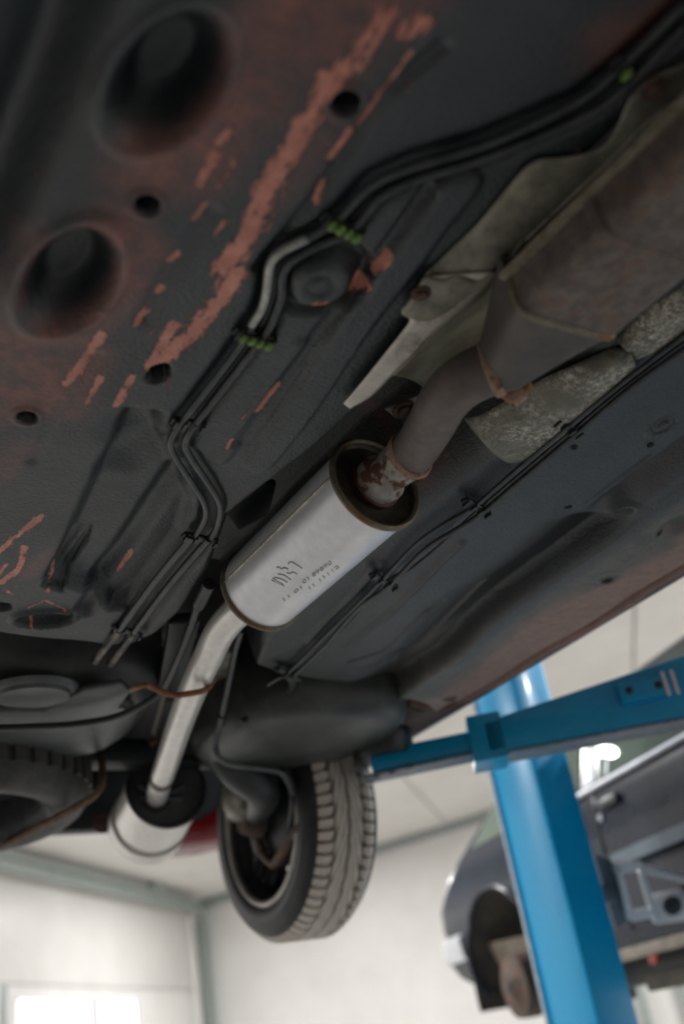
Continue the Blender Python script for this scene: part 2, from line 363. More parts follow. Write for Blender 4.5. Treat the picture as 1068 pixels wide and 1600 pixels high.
w = bpy.data.objects.new('window_1', None); COL.objects.link(w); w.location = V3(fo(3.5, 1.9)); structure(w)
for a, b in hw:
    z0 = secs[3] + .086
    fr = lambda aa, zz: room(aa, 0, zz) + off + dR * .012
    holed('frame', rrect(fr, a - .045, b + .045, z0 - .045, zW + .045, .08), [rrect(fr, a + .01, b - .01, z0 + .01, zW - .01, .055)], 0.07, 'frame_white', -dR, w)
    slab('pane', rrect(lambda aa, zz: fo(aa, zz) - dR * .02, a, b, z0, zW, .05), 0.006, 'pane', w, direction=-dR)
structure(slab('dimming_wall', [room(a_, -5.0, z_) for a_, z_ in ((-6, 0), (14, 0), (14, 7.5), (-6, 7.5))], .3, 'tan_metal', direction=-dR))  # added backdrop outside, dims the sky seen through the door windows
def trim(o):
    return structure(o)
# galvanised door track: horizontal shaft rail, curved corner, vertical track
bm = bmesh.new()
bar_bm(bm, room(.55, .10, ztop + .02), room(9.0, .10, ztop + .02), .10, .11)
bar_bm(bm, room(.55, .18, ztop + .08), room(9.0, .18, ztop + .08), .05, .04)
trim(auto(from_bm('trim_1', bm, 'galv', None, False)))
trim(tube('trim_2', [room(.60, .14, ztop + .02), room(.42, .14, ztop - .02), room(.30, .14, ztop - .12), room(.25, .14, ztop - .32)], .035, 'galv', None, 10))
bm = bmesh.new()
bar_bm(bm, room(.25, .12, 0), room(.25, .12, ztop - .10), .08, .07, dL); bar_bm(bm, room(.13, .08, 0), room(.13, .08, ZT + .06), .05, .10, dL); bar_bm(bm, room(.36, .10, 0), room(.36, .10, ztop - .12), .02, .12, dL)
trim(from_bm('trim_3', bm, 'galv', None, False))
trim(bar('trim_4', room(1.9, .16, ztop + .14), room(2.05, .16, ztop + .14), .12, .10, 'galv'))
trim(bar('trim_5', room(.06, .05, zc(0) - .05), room(.06, LR - .05, zc(LR) - .05), .09, .085, 'galv', None, dL))
for i, b in enumerate((5.55, 6.05)):
    trim(bar('trim_%d' % (6 + i), room(.06, b, 0), room(.06, b, zc(b) - .06), .10, .16, 'galv', None, dL))
# ceiling of long sandwich panels
ceil = bpy.data.objects.new('ceiling', None); COL.objects.link(ceil); ceil.location = V3(room(LL / 2, LR / 2, zc(LR / 2))); structure(ceil)
nb = 12; wb = (LR + .4) / nb
for i in range(nb):
    b0, b1 = -.2 + i * wb + .008, -.2 + (i + 1) * wb - .008
    bm = bmesh.new(); q = [room(-.2, b0, zc(b0)), room(LL + .2, b0, zc(b0)), room(LL + .2, b1, zc(b1)), room(-.2, b1, zc(b1))]
    hexa_bm(bm, q + [p + ez * .12 for p in q]); bmesh.ops.recalc_face_normals(bm, faces=bm.faces); bevel(bm, .012, 1); auto(from_bm('panel', bm, 'ceiling', ceil))
bm = bmesh.new(); q = [room(-.2, -.2, zc(-.2) + .12), room(LL + .2, -.2, zc(-.2) + .12), room(LL + .2, LR + .2, zc(LR) + .13), room(-.2, LR + .2, zc(LR) + .13)]
hexa_bm(bm, q + [p + ez * .05 for p in q]); structure(from_bm('roof', bm, 'galv', None, False))

# ceiling lamps (the light of the room)
def ceiling_lamp(a, b):
    z = zc(b) - .02; p = room(a, b, z)
    t = empty('ceiling_lamp', p, 'round white high-bay lamp under the workshop ceiling, outside the picture', 'lamp', 'workshop ceiling lamps')
    lathe('housing', p, (0, 0, -1), [(0, 0), (0, .05), (.03, .06), (.05, .075), (.10, .085), (.12, .09), (.12, .078), (.10, .075)], 'frame_white', t, 32)
    lathe('diffuser', p - ez * .108, (0, 0, -1), [(0, 0), (0, .065), (.006, .065), (.012, .05), (.014, 0)], 'glow', t, 32)
    ld = bpy.data.lights.new('lamp_light', 'AREA'); ld.shape = 'DISK'; ld.size = .13; ld.energy = LAMP_W; ld.color = (1.0, 0.995, 0.99)
    lo = bpy.data.objects.new('lamp_light', ld); COL.objects.link(lo); lo.location = V3(p - ez * .128)
    lo.parent = t; lo.matrix_parent_inverse = Matrix.Translation(-V3(p))
for a, b in ((3.2, 2.2), (3.2, 8.0), (3.2, 11.4), (8.55, 3.4), (9.0, 7.4), (7.2, 10.4), (7.2, 13.2), (11.4, 1.2), (11.4, 9.8), (11.4, 13.2)):
    if True:
        ceiling_lamp(a, b)

# ------------------------------------------------------------------ the raised car
car = empty('raised_car', (0.63, 0.5, UND), 'worn black underside of a small car raised on the blue lift, with silver exhaust', 'car')
# --- floor pan: one pressed sheet with stampings, tunnel, holes, channel
def floor_pan():
    st = 0.003
    xs = np.arange(-0.12, 1.3501, st); ys = np.arange(-0.36, 1.90, st); X, Y = np.meshgrid(xs, ys)
    P2 = lambda pts: [on_z(u, v, UND)[:2] for u, v in pts]
    def dist(pts, maxd):
        D = np.full(X.shape, 9.0); pts = np.array(pts)
        x0, x1 = pts[:, 0].min() - maxd, pts[:, 0].max() + maxd; y0, y1 = pts[:, 1].min() - maxd, pts[:, 1].max() + maxd
        i0, i1 = np.searchsorted(ys, [y0, y1]); j0, j1 = np.searchsorted(xs, [x0, x1])
        if i1 <= i0 or j1 <= j0: return D
        sx, sy = X[i0:i1, j0:j1], Y[i0:i1, j0:j1]; d = np.full(sx.shape, 9.0)
        for a, b in zip(pts[:-1], pts[1:]):
            e = b - a; t = np.clip(((sx - a[0]) * e[0] + (sy - a[1]) * e[1]) / max(e @ e, 1e-9), 0, 1)
            d = np.minimum(d, np.hypot(sx - a[0] - t * e[0], sy - a[1] - t * e[1]))
        D[i0:i1, j0:j1] = d; return D
    def sdf(poly):
        pts = np.array(poly + [poly[0]]); d = np.full(X.shape, 9.0); ins = np.zeros(X.shape, bool)
        for a, b in zip(pts[:-1], pts[1:]):
            e = b - a; t = np.clip(((X - a[0]) * e[0] + (Y - a[1]) * e[1]) / max(e @ e, 1e-9), 0, 1)
            d = np.minimum(d, np.hypot(X - a[0] - t * e[0], Y - a[1] - t * e[1]))
            c = ((a[1] > Y) != (b[1] > Y))
            xi = a[0] + (Y - a[1]) * e[0] / (e[1] if abs(e[1]) > 1e-9 else 1e-9); ins ^= c & (X < xi)
        return np.where(ins, -d, d)
    def groove(pts, w, depth, px=True):
        return depth * ss(1 - dist(P2(pts) if px else pts, w) / w)
    def ell(c, ax, bx, soft=(1.15, 0.85)):
        """c centre px, ax two px on the ends of the long axis, bx half width in metres"""
        p, q = [np.array(v) for v in P2(ax)]; c = (p + q) / 2 if c is None else np.array(P2([c])[0]); e = (q - p) / 2; a = np.hypot(*e); e = e / a
        dx, dy = X - c[0], Y - c[1]; s = dx * e[0] + dy * e[1]; t = -dx * e[1] + dy * e[0]
        return np.hypot(s / a, t / bx)
    def inside(q, a=1.15, b=0.85): return ss((a - q) / (a - b))
    left = [(-.2, 1.405), (.3, 1.41), (.44, 1.43), (.50, 1.445), (.535, 1.43), (.55, 1.39), (.555, 1.30), (.545, 1.18), (.52, 1.08), (.505, 1.02), (.525, .92), (.545, .82), (.55, .756), (.545, .6), (.55, .45), (.565, .3), (.58, -.5), (-.2, -.5)]
    right = [(.775, -.5), (.775, .45), (.795, .6), (.795, .8), (.775, .94), (.765, 1.1), (.76, 1.28), (.755, 1.36), (.765, 1.43), (.785, 1.49), (.845, 1.53), (.95, 1.555), (1.06, 1.58), (1.2, 1.625), (1.28, 1.67), (1.33, 1.71), (1.345, 1.95), (1.6, 1.95), (1.6, -.5)]
    dl, dr = sdf(left), sdf(right)
    rear = ss((Y - 1.36) / .08)
    wl = .05 * (1 - rear) + .022 * rear; wr = .085 * (1 - rear) + .022 * rear
    Z = np.minimum(ss(np.maximum(dl, 0) / wl * .5 + .0) * 2 * .13, ss(np.maximum(dr, 0) / wr * .5) * 2 * .13)
    Z = np.minimum(Z, .13) + .12 * rear * ss((np.minimum(dl, dr) - .012) / .03)
    onf = (np.minimum(dl, dr) < .002)
    f = np.zeros_like(Z)
    # rail beside the left sill
    f += groove([(.128, -.5), (.128, .45), (.122, .62), (.112, .9)], .045, .035, False)
    f -= groove([(.06, -.5), (.07, .4), (.06, .9)], .03, .01, False)
    # oval stampings
    o1 = ell(None, [(330, 28), (205, 222)], .036); o2 = ell(None, [(150, 362), (72, 512)], .037)
    for o, dep in ((o1, .042), (o2, .040)): f += dep * inside(o, 1.12, .42) - .004 * ss(1 - np.abs(o - 1.2) / .2)
    # round holes with rolled rims
    holes = [((230, 322), .0085, 1), ((540, 160), .0095, 1), ((42, 652), .0085, 1), ((965, 600), .0, 0), ((945, 895), .0085, 1), ((700, 1085), .0095, 1), ((888, 792), .0045, 0), ((898, 700), .004, 0), ((1016, 695), .004, 0), ((1028, 828), .004, 0)]
    hole_shade = np.ones_like(Z)
    for c, r, rim in holes:
        if r == 0: continue
        p = P2([c])[0]; d = np.hypot(X - p[0], Y - p[1])
        f += .045 * ss((r * 1.12 - d) / (r * .28)); hole_shade *= ss((d - r * 1.1) / (r * .5))
        if rim: f -= .0035 * ss(1 - np.abs(d - r * 1.55) / (r * .6)); f += .002 * ss(1 - d / (r * 3.2))
    q = ell(None, [(262, 572), (232, 596)], .0095); f += .05 * inside(q, 1.1, .85); hole_shade *= ss((q - 1.05) / .3)
    q = ell(None, [(985, 798), (944, 822)], .011); f += .05 * inside(q, 1.1, .85); hole_shade *= ss((q - 1.05) / .3); f -= .003 * ss(1 - np.abs(q - 1.5) / .4)
    # big shallow pressed panel, left rear
    pan = sdf([tuple(p) for p in P2([(190, 634), (262, 640), (272, 700), (318, 790), (300, 850), (240, 925), (205, 955), (165, 958), (140, 936), (60, 905)])])
    f += .024 * ss(-pan / .026) 
    f += groove([(205, 668), (235, 700), (190, 735)], .05, .012)
    f += groove([(290, 745), (240, 810), (190, 885), (130, 955)], .024, .015)
    f += .013 * ss(-sdf([tuple(p) for p in P2([(112, 838), (150, 842), (140, 872), (98, 928), (62, 916)])]) / .006)
    f -= groove([(140, 845), (125, 870), (100, 905)], .010, .005)
    q = ell((70, 965), [(112, 962), (28, 968)], .022); f += .016 * inside(q, 1.1, .9) - .006 * ss(1 - np.abs(q - 1.25) / .2)
    q = ell((0, 950), [(18, 950), (-18, 950)], .014); f += .02 * inside(q, 1.1, .8)
    # channel for the brake lines
    ch = [(1068, 25), (980, 110), (910, 168), (765, 232), (650, 268), (590, 295), (548, 340), (523, 360), (485, 378), (448, 398), (431, 422), (428, 456), (419, 486), (402, 516), (368, 566), (327, 618), (292, 662), (278, 690)]
    f += groove(ch, .026, .016)
    f += groove([(285, 715), (312, 755), (328, 785), (330, 812), (312, 842), (250, 914), (195, 988)], .026, .015)
    f += groove([(338, 838), (272, 915), (212, 1000)], .014, .008)
    # ribs running with the car
    rib = [(718, 285), (662, 355), (620, 415), (560, 500), (500, 590), (450, 660), (405, 720)]
    d = dist(P2(rib), .04); f -= .008 * ss((.021 - d) / .007)
    d = dist(P2([(668, 300), (610, 380), (560, 445), (500, 520), (430, 610), (370, 690)]), .03); f += .006 * ss((.010 - d) / .006)
    f -= groove([(470, 540), (400, 640), (345, 720)], .014, .005)
    # round boss
    p = P2([(497, 435)])[0]; d = np.hypot(X - p[0], Y - p[1]); f -= .010 * ss((.036 - d) / .012); f += .012 * ss(1 - np.abs(d - .044) / .012); f += .004 * ss(1 - np.abs(d - .012) / .004)
    # small dents and ripples
    f += groove([(150, 560), (95, 640), (50, 720)], .012, .003); f += groove([(330, 330), (270, 420), (220, 500)], .012, .004); f += groove([(690, 70), (600, 150), (560, 215), (500, 300), (400, 420)], .010, .006)
    # right-hand stampings
    f += groove([(668, 955), (630, 988), (599, 1016), (570, 1026), (545, 1034)], .008, .007); f += groove([(690, 945), (676, 953), (668, 957)], .012, .006)
    f += groove([(760, 935), (710, 985), (660, 1030), (640, 1036), (622, 1031)], .009, .008)
    q = ell((579, 1052), [(622, 1050), (536, 1056)], .034); f += .004 * ss(1 - np.abs(q - 1) / .12); f += .004 * ss(1 - np.abs(ell((582, 1046), [(604, 1044), (560, 1050)], .018) - 1) / .2)
    q = ell((1035, 665), [(1052, 655), (1018, 676)], .010); f += .005 * ss(1 - np.abs(q - 1) / .3); f -= .003 * inside(q, 1.9, 1.2)
    f += groove([(1016, 711), (960, 752), (916, 786)], .004, .003); f += groove([(720, 850), (660, 905), (600, 965), (540, 1010)], .012, -.005)
    f += groove([(595, 880), (540, 940), (480, 1000)], .012, -.005)
    # inner side of the sill box, sill, lip
    yy = ss((Y - .86) / .08) * ss((1.66 - Y) / .06)
    xw = 1.113 + .04 * ss((Y - 1.15) / .4)
    ramp_ = ss((X - (xw - .15)) / .14) * ss((xw + .004 - X) / .008); f += .040 * ramp_ * yy
    f += .032 * ss(1 - np.abs(X - 1.055) / .045) * ss((.885 - Y) / .05)
    f -= .012 * ss((X - xw) / .012) * yy + .006 * ss((X - 1.105) / .02) * (1 - yy)
    f += .014 * ss((X - 1.318) / .008) * ss((1.342 - X) / .008)
    q = ell((700, 1020), [(760, 985), (665, 1050)], .035); f -= .010 * inside(q, 1.3, .3)
    q = ell((1062, 815), [(1100, 795), (1040, 830)], .03); f += .012 * inside(q, 1.2, .4)
    Z = Z + f * np.where(onf, 1, ss(1 - np.minimum(dl, dr) / .02))
    Z += .0012 * (np.sin(X * 31 + 1.3 * np.sin(Y * 17)) + np.sin(Y * 23 + X * 11))
    # paint masks: worn primer, thin undercoat, road dirt
    pr = np.zeros_like(Z)
    S = [([(512, 118), (486, 185), (468, 220)], 12, .7), ([(470, 195), (452, 232), (430, 280), (405, 330), (378, 383), (348, 418)], 17, 1), ([(368, 425), (340, 470), (300, 520), (268, 556), (240, 578)], 15, 1), ([(272, 508), (246, 548), (232, 570)], 11, .95),
         ([(357, 205), (342, 225)], 9, .85), ([(334, 240), (310, 292)], 9, .85), ([(372, 250), (345, 292)], 9, .72), ([(320, 318), (300, 345)], 7, .7), ([(352, 345), (338, 368)], 8, .7), ([(158, 525), (125, 575), (105, 602)], 11, .95), ([(157, 592), (135, 630)], 7, .85), ([(206, 588), (192, 608), (180, 632)], 8, 1),
         ([(276, 400), (268, 408)], 8, .8), ([(228, 490), (212, 510)], 7, .85), ([(252, 452), (246, 460)], 6, .8), ([(66, 808), (25, 838), (-10, 868)], 10, .95), ([(38, 853), (28, 888), (-5, 915)], 10, 1), ([(12, 880), (-10, 905)], 9, .9), ([(104, 952), (70, 938), (44, 950)], 4, .95), ([(42, 958), (52, 982)], 4, .95), ([(208, 888), (182, 921)], 6, .9), ([(84, 904), (74, 925)], 5, .95), ([(12, 925), (20, 930)], 6, .9),
         ([(606, 395), (582, 425)], 8, .95), ([(572, 445), (545, 462), (520, 468), (490, 462)], 10, 1), ([(435, 605), (402, 642)], 9, .95), ([(364, 684), (354, 697)], 6, .95), ([(548, 205), (520, 248)], 9, .8), ([(505, 290), (492, 320)], 6, .6), ([(640, 80), (600, 140), (560, 200)], 7, .72), ([(600, 20), (560, 100)], 14, .62), ([(250, 640), (235, 655)], 5, .5),
         ([(540, 100), (520, 150)], 12, .7), ([(660, 35), (640, 50)], 12, .7), ([(770, 500), (760, 520)], 4, .5), ([(385, 640), (372, 660)], 4, .6), ([(990, 1020), (960, 1040)], 6, .7)]
    mpp = .00085
    for pts, w, inten in S:
        w = w * mpp * (.85 if w < 12 else 1.1); pr = np.maximum(pr, (.55 + .45 * inten) * np.clip(1.1 - dist(P2(pts), w * 1.3) / w * .85, 0, 1))
    pr = np.maximum(pr, .16 * ss(1.2 - dist(P2([(500, 120), (440, 250), (350, 410), (250, 560), (180, 650)]), .07) / .06))
    hz = np.zeros_like(Z)
    for pts, w, inten in [([(470, 0), (420, 60), (390, 120), (360, 190), (300, 250), (240, 265)], .055, 1.), ([(620, -40), (540, 20), (470, 60)], .06, .9), ([(180, 350), (215, 395), (175, 465), (110, 525), (30, 530), (-20, 560)], .04, 1.05), ([(-20, 530), (50, 570), (70, 620), (0, 625)], .06, 1.0), ([(60, 380), (20, 470)], .03, .5), ([(150, 560), (110, 640)], .03, .7), ([(30, 700), (0, 740)], .03, .5), ([(80, 860), (40, 900)], .02, .5), ([(560, 60), (500, 200), (440, 300)], .03, .45), ([(590, 760), (660, 770), (690, 740)], .02, .7), ([(950, 70), (1000, 40)], .04, .6)]:
        hz = np.maximum(hz, inten * ss(1.1 - dist(P2(pts), w) / w))
    hz *= 1 - inside(np.minimum(o1, o2), 1.05, .75)
    q = np.minimum(np.abs(ell((70, 965), [(112, 962), (28, 968)], .022) - 1.08) / .14, 9); 
    du = 1.25 * ss((X - 1.185 - .03 * np.sin(Y * 9)) / .07) * ss((Y - .3) / .3) * (1 - .6 * ss((X - 1.314) / .015)); gr = np.maximum(1.15 * ss((X - 1.118) / .05), .0) * ss((Y - .2) / .4)
    gr = np.maximum(gr, .55 * ss((np.minimum(dl, dr) - .005) / .05) * (1 - rear)); gr = np.maximum(gr, .35 * ss((Y - 1.25) / .3) * ss((X - .95) / .2)); gr = np.maximum(gr, .15 * ss((Y - 1.0) / .5) * ss((.35 - X) / .3))
    gr = np.maximum(gr, .6 * ss((.105 - X) / .03)); hz = np.maximum(hz, .8 * ss((X - 1.316) / .01) * ss((Y - .5) / .3))
    for c, r in (((945, 895), .02), ((700, 1085), .014)):
        p = P2([c])[0]; du *= ss((np.hypot(X - p[0], Y - p[1]) - r * .7) / r)
    du *= hole_shade; gr *= hole_shade; hz *= hole_shade; pr *= hole_shade  # dirt and wear tones cut inside the holes so they read as dark
    ny, nx = X.shape; V = np.stack([X.ravel(), Y.ravel(), (UND + Z).ravel()], 1)
    idx = np.arange(ny * nx).reshape(ny, nx)
    Fq = np.stack([idx[:-1, :-1], idx[1:, :-1], idx[1:, 1:], idx[:-1, 1:]], -1).reshape(-1, 4)
    me = bpy.data.meshes.new('floor_pan'); me.vertices.add(len(V)); me.vertices.foreach_set('co', V.ravel().astype(np.float32))
    me.loops.add(Fq.size); me.loops.foreach_set('vertex_index', Fq.ravel().astype(np.int32)); me.polygons.add(len(Fq))
    me.polygons.foreach_set('loop_start', np.arange(0, Fq.size, 4, dtype=np.int32)); me.polygons.foreach_set('loop_total', np.full(len(Fq), 4, np.int32))
    me.update(calc_edges=True); me.validate()
    for nm, arr in (('primer', pr), ('haze', hz), ('dust', du), ('grime', gr)):
        a = me.attributes.new(nm, 'FLOAT', 'POINT'); a.data.foreach_set('value', arr.ravel().astype(np.float32))
    return link('floor_pan', me, 'undercoat', car)
lab(floor_pan(), 'black undercoated floor pan scraped to red primer')
# sill flange, rocker, hull that closes the car above
slab('sill_flange', [(1.346, -1.2, UND - .012), (1.346, 2.0, UND - .012), (1.358, 2.0, UND - .014), (1.358, -1.2, UND - .014)], .04, 'sill_edge', car, direction=(0, 0, 1), bev=.003)
def hull():
    ys = np.linspace(-1.9, 2.86, 40); prof = [(0.0, .64), (.012, .72), (.0, .9), (.02, 1.1), (.16, 1.5), (.3, 1.52)]
    V, Fc = [], []
    for y in ys:
        e = min(1, (y + 1.95) / .5, (2.92 - y) / .35); taper = .12 * (1 - math.sqrt(max(e, .02))); gh = 1 if -.6 < y < 2.5 else .0
        ring = []
        for ins, z in prof:
            if z > 1.1 and not gh: z = 1.1 + (z - 1.1) * .08
            if y > 2.0 and z < .9: z += .14
            ring.append((1.358 + ins * -1 - taper, y, CZ + z))
        full = ring + [(1.26 - x, yy, zz) for x, yy, zz in reversed(ring)]
        V += full
    n = len(prof) * 2
    for i in range(len(ys) - 1):
        for j in range(n - 1): Fc.append((i * n + j, i * n + j + 1, (i + 1) * n + j + 1, (i + 1) * n + j))
    Fc.append(tuple(range(n))); Fc.append(tuple((len(ys) - 1) * n + j for j in range(n)))
    # open wheel arch on the right rear wheel: drop the faces of the lowest two rows around the axle
    Fc = [f for f in Fc if not (len(f) == 4 and all(1.92 < V[i][1] < 2.50 and V[i][2] < CZ + .93 and V[i][0] > 1.2 for i in f))]
    return auto(mesh('body_shell', V, Fc, 'red', car), 40)
hull()
slab('front_undertray', [(-.1, -1.9, UND + .01), (1.36, -1.9, UND + .01), (1.36, -.34, UND + .01), (-.1, -.34, UND + .01)], .02, 'black_panel', car, direction=(0, 0, 1))
loft('rear_floor', [[(-.1, 1.86, UND + .25), (.6, 1.86, UND + .26), (1.06, 1.86, UND + .25)], [(-.1, 2.2, UND + .24), (.6, 2.2, UND + .26), (1.06, 2.2, UND + .25)], [(-.1, 2.75, UND + .16), (.6, 2.75, UND + .16), (1.06, 2.75, UND + .16)]], 12, 'black_panel', car)
loft('wheel_arch', [[(1.05, 1.72, UND + .0), (1.05, 1.76, UND + .14), (1.05, 1.92, UND + .24), (1.05, 2.2, UND + .27), (1.05, 2.52, UND + .2), (1.05, 2.62, UND)], [(1.36, 1.72, UND + .0), (1.36, 1.76, UND + .14), (1.36, 1.92, UND + .24), (1.36, 2.2, UND + .27), (1.36, 2.52, UND + .2), (1.36, 2.62, UND)]], 24, 'black_panel', car)
# brown end of the sill behind the floor edge
loft('sill_end', [[on_z(640, 1094, UND + .01), on_z(625, 1120, UND + .02), on_z(600, 1160, UND + .04)], [on_z(690, 1105, UND - .002), on_z(655, 1130, UND + .0), on_z(610, 1172, UND + .01)], [(1.35, 1.62, UND - .002), (1.35, 1.8, UND + .0), (1.35, 2.0, UND + .01)]], 12, 'dirt_brown', car)

# --- brake and fuel lines
zt = UND - .003
LA = [(1068, 8), (975, 98), (900, 160), (760, 225), (640, 262), (580, 290), (535, 335), (517, 350), (480, 372), (440, 392), (422, 413), (417, 450), (410, 480), (393, 508), (375, 540), (330, 600), (297, 642), (280, 664), (266, 690), (274, 715), (300, 755), (318, 785), (320, 810), (300, 842), (240, 912), (186, 985), (166, 1012)]
LB = [(1068, 42), (988, 124), (920, 178), (770, 242), (660, 277), (600, 303), (560, 347), (533, 368), (490, 386), (455, 407), (441, 430), (440, 460), (430, 490), (412, 524), (360, 592), (325, 637), (305, 662), (289, 690), (298, 715), (325, 755), (342, 785), (342, 810), (326, 845), (262, 917), (208, 990), (188, 1016)]
LC = [(1068, 30), (982, 112), (912, 170), (766, 235), (650, 270), (592, 298), (548, 342), (525, 361), (486, 380), (448, 400), (431, 422), (428, 456), (419, 486), (402, 517), (368, 566), (327, 618)]
ia = LA.index((480, 372)); ib = LA.index((393, 508))
tube('brake_line', zs(LA[:ia + 1], zt), .0042, 'line_coat', car, 8, 5)
lab(tube('brake_line', zs(LA[ia:ib + 1], zt), .0044, 'line_bare', car, 8, 5), 'bare grey stretch of brake line')
tube('brake_line', zs(LA[ib:], zt), .0042, 'line_coat', car, 8, 5)
tube('fuel_line', zs(LB, zt), .0046, 'line_coat', car, 8, 5)
tube('brake_line', zs(LC, zt + .006), .0036, 'black_plastic', car, 8, 5)
# thicker run to the rear of the channel
for pts in ([(300, 838), (242, 908), (188, 982)], [(326, 842), (264, 914), (210, 987)]):
    tube('fuel_line', zs(pts, zt - .001), .0055, 'line_coat', car, 8, 4)
for (a, b) in (((186, 985), (150, 1031)), ((208, 990), (174, 1036))):
    p, q = on_z(*a, zt), on_z(*b, zt + .01)
    o = tube('line_sleeve', [p, p + (q - p) * .5, q], .0058, 'line_tan', car, 10, 3)
    lathe('sleeve_cap', q, q - p, [(-.012, .0065), (-.004, .0082), (.006, .0078), (.011, .005), (.012, 0)], 'line_coat', o, 12)
def clip(pa, pb, n, green=True, z=zt, parent=car):
    """saddle clip across the lines from pixel pa to pb with n plugs"""
    p, q = on_z(*pa, z - .004), on_z(*pb, z - .004); d = (q - p) / max(np.linalg.norm(q - p), 1e-6)
    bm = bmesh.new(); bar_bm(bm, p - d * .004 + ez * .006, q + d * .004 + ez * .006, .012, .006); bmesh.ops.recalc_face_normals(bm, faces=bm.faces); bevel(bm, .0015, 1)
    for i in range(n + 1):
        c = p + (q - p) * (i / n if n else 0); bar_bm(bm, c - np.array([0, .006, 0]) + ez * .002, c + np.array([0, .006, 0]) + ez * .002, .003, .007)
    o = from_bm('line_clip', bm, 'black_plastic', parent, False)
    if green:
        for i in range(n):
            c = p + (q - p) * ((i + .5) / n) - ez * .003
            bm = bmesh.new(); bmesh.ops.create_uvsphere(bm, u_segments=8, v_segments=6, radius=.0042)
            for v in bm.verts: v.co = Vector((v.co.x * (1.15 if i % 2 else .9), v.co.y * 1.5, v.co.z * .8)) + V3(c)
            lab(from_bm('clip_plug', bm, 'green', o), 'lime green plug')
    return o
clip((511, 346), (563, 372), 4); clip((372, 524), (426, 540), 4); clip((968, 104), (986, 122), 1)
clip((274, 664), (316, 672), 3, False); clip((290, 842), (336, 852), 3, False); clip((180, 984), (218, 998), 3, False)
# right-hand lines with their clips
ra = [(1090, 508), (1068, 524), (985, 588), (885, 668), (800, 740), (740, 792), (700, 815), (650, 850), (595, 908), (540, 962), (490, 1012), (445, 1057)]
rb = [(1090, 530), (1068, 546), (985, 606), (895, 682), (812, 752), (752, 802), (712, 828), (665, 858), (606, 916), (560, 950), (505, 1012), (452, 1062)]
rc = [(1090, 520), (985, 598), (890, 676), (746, 798), (690, 850), (640, 890), (600, 912), (535, 985), (448, 1062)]
zr = UND - .012
tube('brake_line', zs(ra, zr), .0032, 'line_coat', car, 8, 5); tube('brake_line', zs(rb, zr), .0040, 'line_coat', car, 8, 5); tube('brake_line', zs(rc, zr + .004), .0028, 'line_coat', car, 8, 5)
for c in ((885, 672), (742, 797), (597, 912), (448, 1058)):
    clip((c[0] - 14, c[1] - 9), (c[0] + 20, c[1] + 10), 3, False, zr)
tube('brake_hose', [on_z(418, 1070, UND - .01), on_z(438, 1058, UND - .014), on_z(452, 1056, UND - .014)], .0036, 'line_coat', car, 8)
tube('brake_hose', [on_z(452, 1054, UND - .012), on_z(456, 1070, UND - .006), on_z(446, 1086, UND + .0)], .007, 'line_coat', car, 10)

# --- heat shields
sh = loft('heat_shield', [zs([(1075, 98), (1020, 118), (985, 150), (962, 200), (938, 232), (880, 246), (832, 252), (790, 296), (745, 350), (700, 392), (664, 428)], UND - .004),
                          zs([(1078, 140), (1010, 195), (975, 235), (930, 280), (880, 325), (835, 370), (800, 395), (775, 415), (745, 438), (715, 436), (690, 440)], UND - .010)], 40, 'shield_dark', car, cross=6)
lab(sh, 'dark stained flange of the front heat shield')
lab(loft('heat_shield', [zs([(1082, 138), (1012, 190), (975, 228), (930, 272), (880, 318), (820, 376)], UND - .011), zs([(1085, 150), (1016, 207), (980, 243), (938, 285), (888, 330), (806, 398)], UND + .012)], 30, 'shield_bright', car, cross=4), 'pale rolled edge of the front heat shield')
sh2 = loft('heat_shield', [zs([(665, 432), (640, 468), (626, 488), (640, 500), (620, 528), (585, 572), (552, 612), (536, 630)], UND - .010),
                           zs([(775, 424), (735, 470), (700, 500), (672, 526), (645, 556), (618, 580), (580, 618), (546, 638)], UND - .012)], 40, 'shield_bright', car, cross=6)
lab(sh2, 'bright corroded heat shield edge beside the converter')
loft('heat_shield', [zs([(664, 430), (690, 438), (716, 431), (745, 440), (760, 434)], UND - .013), zs([(640, 470), (660, 482), (690, 484), (715, 470), (742, 452)], UND - .013), zs([(630, 490), (650, 500), (672, 500), (690, 490), (705, 482)], UND - .012)], 16, 'shield_dark', car, cross=4)
lab(loft('heat_shield', [zs([(820, 372), (775, 424), (735, 468), (700, 500), (672, 526), (645, 556), (612, 586)], UND - .011),
                         [on_z(u, v, UND + .05) for u, v in ((870, 380), (828, 424), (780, 470), (745, 500), (712, 530), (690, 556), (640, 592))],
                         [on_z(u, v, UND + .075) for u, v in ((900, 420), (860, 470), (820, 530), (795, 560), (760, 585), (715, 600), (660, 604))]], 30, 'shield_green', car, cross=5), 'olive stained inner heat shield')
loft('shield_lip', [zs([(842, 372), (820, 384), (800, 396)], UND - .016), zs([(828, 392), (816, 402), (806, 406)], UND - .02)], 8, 'black_panel', car)
lab(loft('heat_shield', [zs([(992, 572), (950, 612), (905, 655), (868, 690), (832, 714), (795, 723), (768, 706)], UND - .010),
                     [on_z(u, v, UND - .014) for u, v in ((985, 552), (935, 588), (885, 625), (845, 655), (808, 680), (775, 692), (748, 684))],
                     [on_z(u, v, UND + .002) for u, v in ((960, 540), (905, 566), (850, 590), (810, 612), (775, 634), (745, 650), (722, 652))]], 36, 'shield', car, cross=6), 'corroded heat shield with white bloom right of the pipe')
lab(loft('heat_shield', [zs([(1100, 492), (1068, 522), (1030, 548), (992, 562)], UND - .008), [on_z(u, v, UND - .012) for u, v in ((1100, 452), (1068, 482), (1020, 520), (975, 545))], [on_z(u, v, UND + .004) for u, v in ((1100, 410), (1068, 438), (1010, 480), (960, 530))]], 20, 'shield', car, cross=6), 'overlapping heat shield behind the converter')
